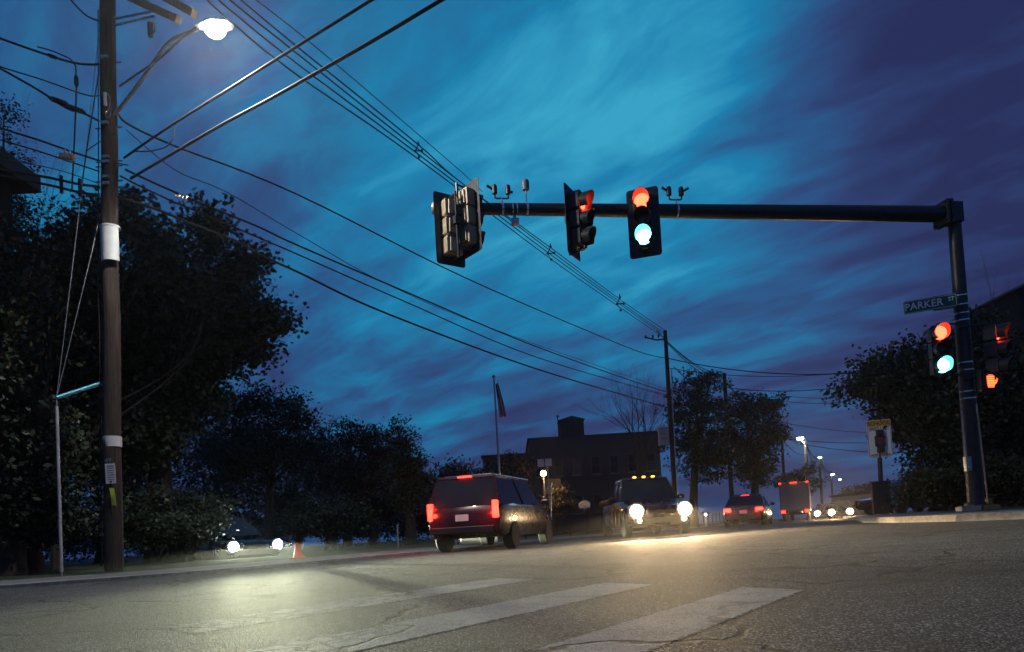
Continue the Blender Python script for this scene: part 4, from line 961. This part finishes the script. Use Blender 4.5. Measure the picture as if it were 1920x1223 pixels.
vf = nd(nt_, 'ShaderNodeTexVoronoi', i_Scale=11.0); nt_.links.new(uv.outputs['UV'], vf.inputs['Vector'])
star = mth(nt_, 'LESS_THAN', vf.outputs['Distance'], 0.22)
nt_.links.new(mixc(nt_, ca_, sc_, mixc(nt_, star, (0.02, 0.03, 0.12), (0.7, 0.7, 0.7))), b_.inputs['Base Color']); b_.inputs['Roughness'].default_value = 0.8
f0 = W(929, 722, 38); me = bpy.data.meshes.new('flag'); vs = []; NU, NV = 18, 16
for j in range(NV + 1):
    for i in range(NU + 1):
        u = i / NU; v = j / NV
        wdt = 0.12 + 0.26 * v ** 0.7
        vs.append((u * wdt + 0.12 * v, 0.10 * math.sin(u * 17 + v * 2) * (0.4 + v), -v * 1.75 + 0.12 * u * (1 - v)))
fs = [(j * (NU + 1) + i, j * (NU + 1) + i + 1, (j + 1) * (NU + 1) + i + 1, (j + 1) * (NU + 1) + i) for j in range(NV) for i in range(NU)]
me.from_pydata(vs, [], fs); ul = me.uv_layers.new(name='UVMap')
for lo in me.loops:
    i = lo.vertex_index % (NU + 1); j = lo.vertex_index // (NU + 1); ul.data[lo.index].uv = (i / NU, 1 - j / NV)
me.materials.append(m_flag); me.polygons.foreach_set('use_smooth', [True] * len(me.polygons))
fo = bpy.data.objects.new('flag', me); COL.objects.link(fo); fo.location = f0; tag(fo, 'limp striped national flag hanging from the flagpole', 'flag')
md = fo.modifiers.new('thick', 'SOLIDIFY'); md.thickness = 0.01

p = W(1104, 985, 44); p.z = zland(p.x, 44); q = W(1096, 946, 44) - p
hp = empty('basketball_hoop', p, 0, 'white fan shaped basketball backboard with hoop in the school yard', 'basketball hoop')
mb = MB(); mb.tube([(0.1, 0.4, 0), (0.1, 0.4, q.z - .2), (q.x, 0.1, q.z)], 0.05, 8); mb.build('post', m_black, hp)
fan = [(-0.3, -0.22), (0.3, -0.22), (0.36, 0.0)] + [(0.36 * math.cos(R(a)), 0.24 * math.sin(R(a))) for a in range(10, 180, 17)] + [(-0.36, 0.0)]
mb = MB(); mb.prism(fan, 0.04, lambda a, b, c: (q.x + a, c, q.z + b)); mb.build('backboard', m_white, hp)
mb = MB(); mb.tube([(q.x + 0.14 * math.cos(a), -0.16 + 0.14 * math.sin(a), q.z - 0.14) for a in [2 * math.pi * k / 14 for k in range(15)]], 0.012, 6); mb.build('rim', m_orange, hp)
mb = MB(); 
for k in range(10):
    a = 2 * math.pi * k / 10; mb.tube([(q.x + 0.14 * math.cos(a), -0.16 + 0.14 * math.sin(a), q.z - 0.14), (q.x + 0.08 * math.cos(a + .3), -0.16 + 0.08 * math.sin(a + .3), q.z - 0.36)], 0.006, 4)
mb.build('net', m_white, hp)

def globe_lamp(px, py, ybase, Y, r, label, en, colr=(1, 0.55, 0.2), m=e_lampw, signs=False):
    p = W(px, py, Y); b = Vector((p.x + 0.0, Y, zland(p.x, Y))); t = empty('lamp_post', b, 0, label, 'lamp post')
    z = p.z - b.z
    mb = MB(); mb.tube([(0, 0, 0), (0, 0, z - r)], 0.045, 10); mb.build('post', m_steel, t, smooth=True)
    mb = MB(); mb.lathe((0, 0, z), [(0.01, -r)] + [(r * math.cos(R(a)), r * math.sin(R(a))) for a in range(-75, 90, 15)] + [(0.01, r)], 16); mb.build('globe', m, t, smooth=True)
    mb = MB(); mb.lathe((0, 0, z - r), [(r * .55, -.03), (r * .6, 0.02)], 12); mb.build('collar', m_black, t)
    light('POINT', 'lamp_glow', (0, -r - 0.12, z), en, colr, t, shadow_soft_size=0.15)
    return t, b
globe_lamp(1019, 888, 985, 42, 0.17, 'glowing globe lamp beside the lit pale wall', 260)
globe_lamp(1668, 943, 975, 40, 0.16, 'small orange globe lamp right of the school sign post', 120)
globe_lamp(876, 941, 985, 40, 0.09, 'tiny amber globe added for a tail light trail end left of the flagpole', 40)  # added glow where a tail light trail ends
globe_lamp(1323, 965, 985, 36, 0.06, 'low glowing globe added for headlight glints on the iron fence', 12, (1, .8, .55), emit('fence_glint_glow', (1, .75, .45), 20))  # added glow in place of headlight glints on the fence
p = W(1033, 985, 40); p.z = zland(p.x, 40); q = W(1021, 868, 40) - p
t = empty('lot_sign', p, 0, 'pair of square pale panels on a post above the globe lamp', 'sign')
mb = MB(); mb.tube([(0, 0, 0), (0, 0, q.z - .3), (q.x, 0, q.z)], 0.04, 8); mb.build('post', m_steel, t)
for s_ in (-1, 1):
    mb = MB(); mb.box((q.x + s_ * 0.22, -0.05, q.z), (0.36, 0.02, 0.42)); mb.build('panel', m_paper, t, bevel=0.005)

# iron fence along the pavement of the main road
FL = dens([p for p in offset(LE, 2.6) if 20.5 < p[1] < 110], 2.4)
ft = empty('iron_fence', (0, 0, 0), 0, 'long black iron picket fence behind the left pavement', 'fence')
for i, (a, b) in enumerate(zip(FL, FL[1:])):
    za = zland(*a); zb = zland(*b); L = math.hypot(b[0] - a[0], b[1] - a[1])
    mb = MB(); mb.box((a[0], a[1], za + 0.6), (0.08, 0.08, 1.2)); mb.box((a[0], a[1], za + 1.22), (0.11, 0.11, 0.05)); mb.build('post', m_black, ft)
    mb = MB()
    for z in (0.18, 1.0): mb.tube([(a[0], a[1], za + z), (b[0], b[1], zb + z)], 0.018, 4)
    n = int(L / 0.13) if a[1] < 60 else int(L / 0.3)
    for k in range(1, n):
        t_ = k / n; x = a[0] + (b[0] - a[0]) * t_; y = a[1] + (b[1] - a[1]) * t_; mb.box((x, y, za + (zb - za) * t_ + 0.6), (0.02, 0.02, 1.1))
    mb.build('picket_panel', m_black, ft)

# concrete barrier and bike rack on the left verge
p = W(895, 1018, 21.5); p.z = zland(p.x, p.y)
mb = MB(); mb.prism([(-0.3, 0), (0.3, 0), (0.26, 0.12), (0.14, 0.34), (0.12, 0.42), (-0.12, 0.42), (-0.14, 0.34), (-0.26, 0.12)], 1.1, lambda a, b, c: (c - 0.5, a, b)); o = mb.build('concrete_barrier', m_conc, bevel=0.02); o.location = p; o.rotation_euler = (0, 0, R(8)); tag(o, 'short concrete barrier on the verge below the flagpole', 'barrier')
p = W(852, 1018, 22.5); p.z = zland(p.x, p.y); t = empty('bike_rack', p, R(8), 'small pale metal bike rack left of the concrete barrier', 'bike rack')
mb = MB()
for k in range(8): mb.tube([(-0.35 + 0.1 * k, 0, 0.0), (-0.35 + 0.1 * k, 0, 0.42), (-0.33 + 0.1 * k, 0, 0.46), (-0.29 + 0.1 * k, 0, 0.42)], 0.014, 6)
mb.build('hoops', m_steel, t); mb = MB(); mb.tube([(-0.42, 0, 0.1), (0.45, 0, 0.1)], 0.018, 6); mb.build('rail', m_steel, t)
p = W(559, 1050, 15.2); p.z = zland(p.x, p.y); t = empty('traffic_cone', p, 0, 'small orange traffic cone right of the headlights on the left', 'traffic cone')
mb = MB(); mb.lathe((0, 0, 0), [(0.10, 0.02), (0.025, 0.32), (0.018, 0.34)], 14); mb.build('cone', m_orange, t, smooth=True); mb = MB(); mb.box((0, 0, 0.01), (0.26, 0.26, 0.03)); mb.build('base', m_orange, t)

# slim metal posts on the verge
for px, yt, Y, lb in ((745, 985, 24, 'short rusty post on the verge right of the cone'), (1033, 905, 30, 'slim grey post beside the globe lamp')):
    b = W(px + 2, 1030, Y); b.z = zland(b.x, b.y); tp = W(px, yt, Y); mb = MB(); mb.tube([(0, 0, 0), tp - b], 0.03, 8); mb.box(tp - b, (0.08, 0.08, 0.04)); o = mb.build('sign_post', m_steel, bevel=0.004); o.location = b; tag(o, lb, 'post')

# school speed sign with beacons
Y = 23.0; c = W(1649, 823, Y); b = W(1654, 962, Y); b.z = zland(b.x, b.y)
ss = empty('school_speed_sign', b, R(-20), 'school speed limit sign with two beacons on a dark post', 'road sign')
q = c - b; q = Matrix.Rotation(R(20), 3, 'Z') @ q
mb = MB(); mb.tube([(0, 0, 0), (q.x, q.y + 0.04, q.z + 0.5)], 0.07, 12); mb.build('post', m_black, ss, smooth=True)
mb = MB(); mb.box((0, 0, 0.5), (0.52, 0.42, 1.0)); mb.box((0, 0, 1.02), (0.58, 0.48, 0.05)); mb.build('cabinet', m_black, ss, bevel=0.02)
ROT = Matrix.Rotation(R(2.0), 3, 'Y')
mb = MB(); mb.prism(rrect(0.70, 1.22, 0.05, 4), 0.008, lambda a, b, c_: q + Vector((a, -0.05 + c_, b))); pn = mb.build('panel', m_signw, ss)
mb = MB(); mb.prism(rrect(0.68, 0.21, 0.04, 4), 0.004, lambda a, b, c_: q + Vector((a, -0.055 + c_, b + 0.49))); mb.build('school_plate', m_signy, pn)
out = rrect(0.67, 1.19, 0.045, 4); inn = rrect(0.65, 1.17, 0.035, 4); n = len(out)
mb = MB(); mb.add([q + Vector((a, -0.058, b)) for a, b in out] + [q + Vector((a, -0.058, b)) for a, b in inn], [(i, (i + 1) % n, n + (i + 1) % n, n + i) for i in range(n)]); mb.build('border', m_ink, pn)
for s_, sz, dz, sxx in (('SCHOOL', 0.17, 0.49, 0.95), ('SPEED LIMIT', 0.15, 0.31, 0.72), ('WHEN FLASHING', 0.105, -0.53, 0.72)):
    textmesh(s_, sz, 'lettering', m_ink, pn, lambda x, y, z, dz=dz: q + Vector((x, -0.06 - z, y + dz)), sx=sxx)
mb = MB(); mb.prism(rrect(0.30, 0.34, 0.03, 3), 0.10, lambda a, b, c_: q + Vector((a, -0.16 + c_, b - 0.08))); bx = mb.build('speed_display', m_signal, ss, bevel=0.01)
mb = MB(); mb.prism(rrect(0.22, 0.24, 0.02, 3), 0.006, lambda a, b, c_: q + Vector((a, -0.166 + c_, b - 0.08))); mb.build('display_window', simple('dim_red', (0.10, 0.012, 0.010), 0.5), bx)
for dz in (0.165, -0.345):
    mb = MB(); mb.prism(rrect(0.22, 0.22, 0.03, 3), 0.12, lambda a, b, c_: q + Vector((a, -0.19 + c_, b + dz))); bb = mb.build('beacon', m_signal, ss, bevel=0.01)
    mb = MB(); mb.lathe(q + Vector((0, -0.192, dz)), [(0.085, 0), (0.08, -0.02), (0.03, -0.035), (0.005, -0.037)], 16, 'y'); mb.build('lens', m_dlens, bb, smooth=True)

# ------------------------------------------------------------------ vehicles
def car(loc, rz, label, paint, kind='sedan', head=None, tail=None, head_e=0, tail_e=0, hcol=(1, 1, 1), hsize=1.0, pitch=-0.05, spot=R(70), cat_='car', group=None, amber=False, blend=0.6, fog=False, yaw=0.0, flat=1.0):
    """built facing local -Y, wheels on z=0"""
    spec = {'sedan': (4.6, 1.80, 1.44, 0.70, 0.92, 0.30), 'suv': (4.8, 1.95, 1.78, 0.84, 1.08, 0.33), 'pickup': (5.5, 2.0, 1.88, 0.95, 1.14, 0.37)}[kind]
    Lc, Wd, H, zh, zb, rw = spec
    t = empty('car' if kind != 'pickup' else 'pickup_truck', loc, rz, label, cat_, group)
    hl = Lc / 2; hw = Wd / 2; zl = 0.22 if kind == 'sedan' else 0.30
    # stations: (y, half width, z low, z hood/belt)
    stn = [(-hl, hw * .72, zl + .12, zh * .80), (-hl + .10, hw * .86, zl + .02, zh * .94), (-hl + .35, hw * .96, zl, zh), (-hl + 1.0, hw, zl, zh + .04), (-hl + 1.35, hw, zl, zb), (0, hw, zl, zb + .01), (hl - 1.1, hw, zl, zb + .03), (hl - .35, hw * .97, zl, zb + .01), (hl - .08, hw * .90, zl + .06, zb - .05), (hl, hw * .80, zl + .14, zb - .16)]
    mb = MB(); vs = []; n = 10
    for y, w, z0, z1 in stn:
        m_ = z0 + (z1 - z0) * .55
        vs += [(-w * .90, y, z0), (-w * .98, y, z0 + .10), (-w, y, m_), (-w * .97, y, z1 - .09), (-w * .86, y, z1), (w * .86, y, z1), (w * .97, y, z1 - .09), (w, y, m_), (w * .98, y, z0 + .10), (w * .90, y, z0)]
    L = len(stn)
    mb.add(vs, [(i * n + k, i * n + (k + 1) % n, (i + 1) * n + (k + 1) % n, (i + 1) * n + k) for i in range(L - 1) for k in range(n)] + [tuple(range(n)), tuple(range((L - 1) * n, L * n))])
    mb.build('body', paint, t, smooth=True)
    cab0, cab1 = (-hl + 1.25, hl - 0.55) if kind == 'sedan' else (-hl + 1.2, hl - 0.12) if kind == 'suv' else (-hl + 1.45, 0.55)
    r0_, r1_ = (cab0 + 0.75, cab1 - 0.75) if kind == 'sedan' else (cab0 + 0.6, cab1 - 0.22) if kind == 'suv' else (cab0 + .55, cab1 - .12)
    wb, wt = hw * .90, hw * .70
    def cabin(mb, inset, z0, z1):
        f = lambda z: (z - zb) / (H - zb)
        vs = []
        for z in (z0, z1):
            k = f(z); w = wb + (wt - wb) * k + inset; y0 = cab0 + (r0_ - cab0) * k - inset; y1 = cab1 + (r1_ - cab1) * k + inset
            vs += [(-w, y0, z), (w, y0, z), (w, y1, z), (-w, y1, z)]
        mb.add(vs, [(0, 3, 2, 1), (4, 5, 6, 7), (0, 1, 5, 4), (1, 2, 6, 5), (2, 3, 7, 6), (3, 0, 4, 7)])
    mb = MB(); cabin(mb, 0, zb - .04, H - .07); mb.build('window_glass', m_glass, t)
    mb = MB(); cabin(mb, 0.02, H - .09, H - .02); mb.box((0, (r0_ + r1_) / 2, H - 0.01), (wt * 1.8, (r1_ - r0_) * .9, .04))
    for s_ in (-1, 1):                     # pillars
        for ya, yb in ((cab0, r0_), ((cab0 + cab1) / 2 - .05, (r0_ + r1_) / 2), (cab1, r1_)):
            mb.tube([(s_ * wb * 1.005, ya, zb - .03), (s_ * wt * 1.01, yb, H - .06)], 0.04, 6)
    mb.build('roof', paint, t, bevel=0.02)
    if kind == 'pickup':
        mb = MB(); 
        for s_ in (-1, 1): mb.box((s_ * hw * .93, (cab1 + hl) / 2, zb + .05), (0.10, hl - cab1 - .1, .16))
        mb.box((0, hl - .06, zb + .05), (hw * 1.8, .08, .16)); mb.build('bed_rail', paint, t, bevel=.02)
    for sx_ in (-1, 1):
        for y in (-hl + .88, hl - .92):
            mb = MB(); mb.lathe((sx_ * (hw - .12), y, rw), [(rw * .62, -.12), (rw * .93, -.12), (rw, -.09), (rw, .09), (rw * .93, .12), (rw * .62, .12)], 22, 'x'); wl = mb.build('wheel', m_tyre, t, smooth=True)
            mb = MB(); mb.lathe((sx_ * (hw - .12), y, rw), [(rw * .1, -.115 * 1), (rw * .6, -.10), (rw * .6, .10), (rw * .1, .115)], 16, 'x'); mb.build('rim', m_rim, wl, smooth=True)
    mb = MB(); mb.box((0, -hl + .0, zl + .17), (hw * 1.5, .12, .16)); mb.build('bumper', m_signal, t, bevel=.02)
    mb = MB(); mb.box((0, -hl - .0, zh * .76), (hw * .8, .07, .13))
    for q in range(4): mb.box((0, -hl - .038, zh * .72 + .03 * q), (hw * .78, .012, .008))
    mb.build('grille', m_signal, t)
    mb = MB(); mb.box((0, hl + .01, zl + .2), (hw * 1.6, .10, .16)); mb.build('rear_bumper', m_signal, t, bevel=.02)
    mb = MB(); mb.box((0, hl + .02, zb * .72), (.32, .02, .15)); mb.build('number_plate', m_paper, t)
    for s_ in (-1, 1):
        mb = MB(); mb.box((s_ * (hw + .10), cab0 + .30, zb + .06), (.20, .10, .13)); mb.build('mirror', paint, t, bevel=.03)
        hr_ = 0.10 * hsize; hp_ = Vector((s_ * hw * .72, -hl - .03, zh * .80))
        mb = MB(); mb.lathe(hp_, [(hr_ * .9, 0.06), (hr_, 0.0), (hr_ * .8, -.03), (hr_ * .1, -.045)], 20, 'y'); mb.build('headlight', head or m_dlens, t, smooth=True)
        mb = MB(); mb.lathe(hp_, [(hr_ * 1.35, 0.10), (hr_ * 1.35, 0.02), (hr_ * 1.05, 0.012)], 20, 'y'); mb.build('headlight_bezel', m_rim, t, smooth=True)
        if head_e: light('SPOT', 'headlight_beam', hp_ + Vector((0, -.09, 0)), head_e, hcol, t, spot_size=spot, spot_blend=blend, shadow_soft_size=.05, aim=(math.tan(yaw), -1, math.tan(pitch))).scale = (flat, 1, 1)
        if fog:
            mb = MB(); mb.lathe((s_ * hw * .66, -hl - .065, zl + .17), [(.055, 0), (.05, -.02), (.01, -.03)], 14, 'y'); mb.build('fog_lamp', head or m_dlens, t, smooth=True)
        tw, th = (.30, .14) if kind == 'sedan' else (.13, .40)
        mb = MB(); tp_ = Vector((s_ * (hw * .80 - (.06 if kind == 'sedan' else -.02)), hl + .0 - (.03 if kind == 'sedan' else .06), zb - (.16 if kind == 'sedan' else .14)))
        mb.prism(rrect(tw, th, .03, 3), .09, lambda a, b, c_: tp_ + Vector((a, c_ - .02, b))); mb.build('tail_light', tail or m_tlens, t, bevel=.01)
        if tail_e: light('POINT', 'tail_glow', tp_ + Vector((0, .22, 0)), tail_e, (1, .05, .02), t, shadow_soft_size=.08)
    if tail:
        mb = MB(); mb.box((0, r1_ + .06, H - .05), (.34, .05, .035)); mb.build('brake_light', tail, t)
    if amber:
        mb = MB()
        for q in (-.3, 0, .3): mb.box((q, r0_ + .05, H + .02), (.09, .06, .04))
        mb.build('cab_marker', e_amber, t)
    return t
def paintm(name, c): 
    m = simple(name, c, 0.28, 0.3, 0.06, 3); m.node_tree.nodes['Principled BSDF'].inputs['Coat Weight'].default_value = 0.8; return m
# waiting car on the left: headlights at (440,1027) and (518,1020)
a = W(440, 1027, 19.3); b = W(518, 1020, 20.2); c = (a + b) / 2; yawA = math.atan2(b.y - a.y, b.x - a.x)
fwd = Vector((math.sin(yawA), -math.cos(yawA), 0)); ctr = c - fwd * 2.3; ctr.z = c.z - 0.56
tA = car(ctr, yawA, 'dark car with cool white headlights beyond the left kerb', paintm('black_car_paint', (0.012, 0.013, 0.015)), 'sedan', head=e_head, head_e=12500, hcol=(0.96, 1.0, 0.66), hsize=1.35, pitch=R(-1.9), spot=R(3.8), yaw=R(14), flat=52.0, blend=1.0)
# the bright oncoming pickup on the main road
a = W(1190, 945, 21.0); b = W(1285, 940, 21.3); c = (a + b) / 2; yb_ = math.atan2(0.3, 1.45) - R(10)
fwd = Vector((math.sin(yb_), -math.cos(yb_), 0)); ctr = c - fwd * 2.75; ctr.z = gz(c.x, c.y)
tB = car(ctr, yb_, 'dark pickup with glaring warm headlights coming toward us', paintm('maroon_paint', (0.05, 0.015, 0.012)), 'pickup', head=e_headw, head_e=4200, hcol=(1, .68, .34), hsize=1.9, pitch=R(-7), spot=R(13), flat=7.0, blend=0.5, amber=True, fog=True, cat_='pickup truck', yaw=R(0))
# SUV turning left, tail lights lit
c = W(932, 975, 18.6); ctr = Vector((c.x, c.y, gz(c.x, c.y)))
car(ctr, R(180 - 18), 'dark wine coloured suv with tall red tail lights turning toward the school', paintm('wine_paint', (0.045, 0.010, 0.012)), 'suv', tail=e_tail, tail_e=16, head=None, head_e=0)
# car heading away, red lights
c = W(1405, 975, 33); ctr = Vector((c.x, c.y, gz(c.x, c.y)))
car(ctr, R(180 - 24), 'dark sedan driving away with red tail lights right of the pickup', paintm('grey_paint', (0.05, 0.05, 0.055)), 'sedan', tail=e_tail, tail_e=14, head=None)
# oncoming cars far away
for px, Y, lb, e in ((1548, 66, 'far oncoming car nearest the left in the distant queue', 900), (1576, 58, 'far oncoming car in front of the distant queue', 1400), (1594, 78, 'far oncoming car at the right of the distant queue', 900)):
    c = W(px, 965, Y); ctr = Vector((c.x, c.y, gz(c.x, c.y)))
    car(ctr, R(-24), lb, paintm('far_paint', (0.06, 0.06, 0.07)), 'sedan', head=e_headw, head_e=e, hcol=(1, .65, .3), hsize=2.2, pitch=R(-2), group='oncoming cars far down the road', yaw=R(0))
# dark parked car by the right hedge
c = W(1706, 945, 31); ctr = Vector((c.x, c.y, zland(c.x, c.y)))
car(ctr, R(-70), 'unlit blue grey parked car behind the school sign', paintm('blue_paint', (0.05, 0.08, 0.12)), 'sedan')

# box truck far away with marker lamps
Y = 62; c = W(1492, 965, Y); tr = empty('box_truck', (c.x, c.y, gz(c.x, c.y)), R(-24), 'tall box truck seen from behind with red marker lamps', 'truck')
mb = MB(); mb.box((0, 2.2, 2.15), (2.4, 5.2, 2.5)); mb.build('cargo_box', simple('truck_box', (0.22, 0.20, 0.19), 0.5), tr, bevel=.04)
mb = MB(); mb.box((0, 5.7, 1.5), (2.1, 1.7, 1.9), taper=.92); mb.build('cab', paintm('cab_paint', (0.2, 0.2, 0.2)), tr, bevel=.08)
mb = MB(); mb.box((0, 3.2, .72), (1.0, 6.4, .25)); mb.box((0, -.4, .62), (2.2, .1, .15)); mb.build('chassis', m_black, tr)
mb = MB(); mb.box((0, -.42, 2.1), (2.2, .03, 2.2)); 
for q in range(6): mb.box((0, -.44, 1.2 + .36 * q), (2.1, .02, .02))
mb.build('roller_door', m_frame, tr)
for s_ in (-1, 1):
    for y in (0.8, 5.6):
        mb = MB(); mb.lathe((s_ * .98, y, .45), [(.28, -.14), (.45, -.12), (.45, .12), (.28, .14)], 18, 'x'); mb.build('wheel', m_tyre, tr, smooth=True)
    mb = MB(); mb.box((s_ * .95, -.46, .85), (.3, .05, .2)); mb.build('tail_light', e_tail, tr)
    mb = MB(); mb.box((s_ * 1.1, -.46, 3.33), (.16, .05, .08)); mb.build('marker_lamp', e_tail, tr)
mb = MB(); 
for q in (-.2, 0, .2): mb.box((q, -.46, 3.33), (.1, .05, .08))
mb.build('marker_lamp', e_tail, tr)

# ------------------------------------------------------------------ thin volume added to give the lamps halos
mb = MB(); mb.box((40, 420, 14), (600, 910, 34))
hm = bpy.data.materials.new('haze'); hm.use_nodes = True; hn = hm.node_tree; hn.nodes.clear()
ho = hn.nodes.new('ShaderNodeOutputMaterial'); hv = hn.nodes.new('ShaderNodeVolumePrincipled')
hv.inputs['Color'].default_value = (0.85, 0.88, 0.92, 1); hv.inputs['Density'].default_value = 0.00045; hv.inputs['Anisotropy'].default_value = 0.85
hn.links.new(hv.outputs[0], ho.inputs['Volume'])
tag(mb.build('haze', hm), kind='stuff')
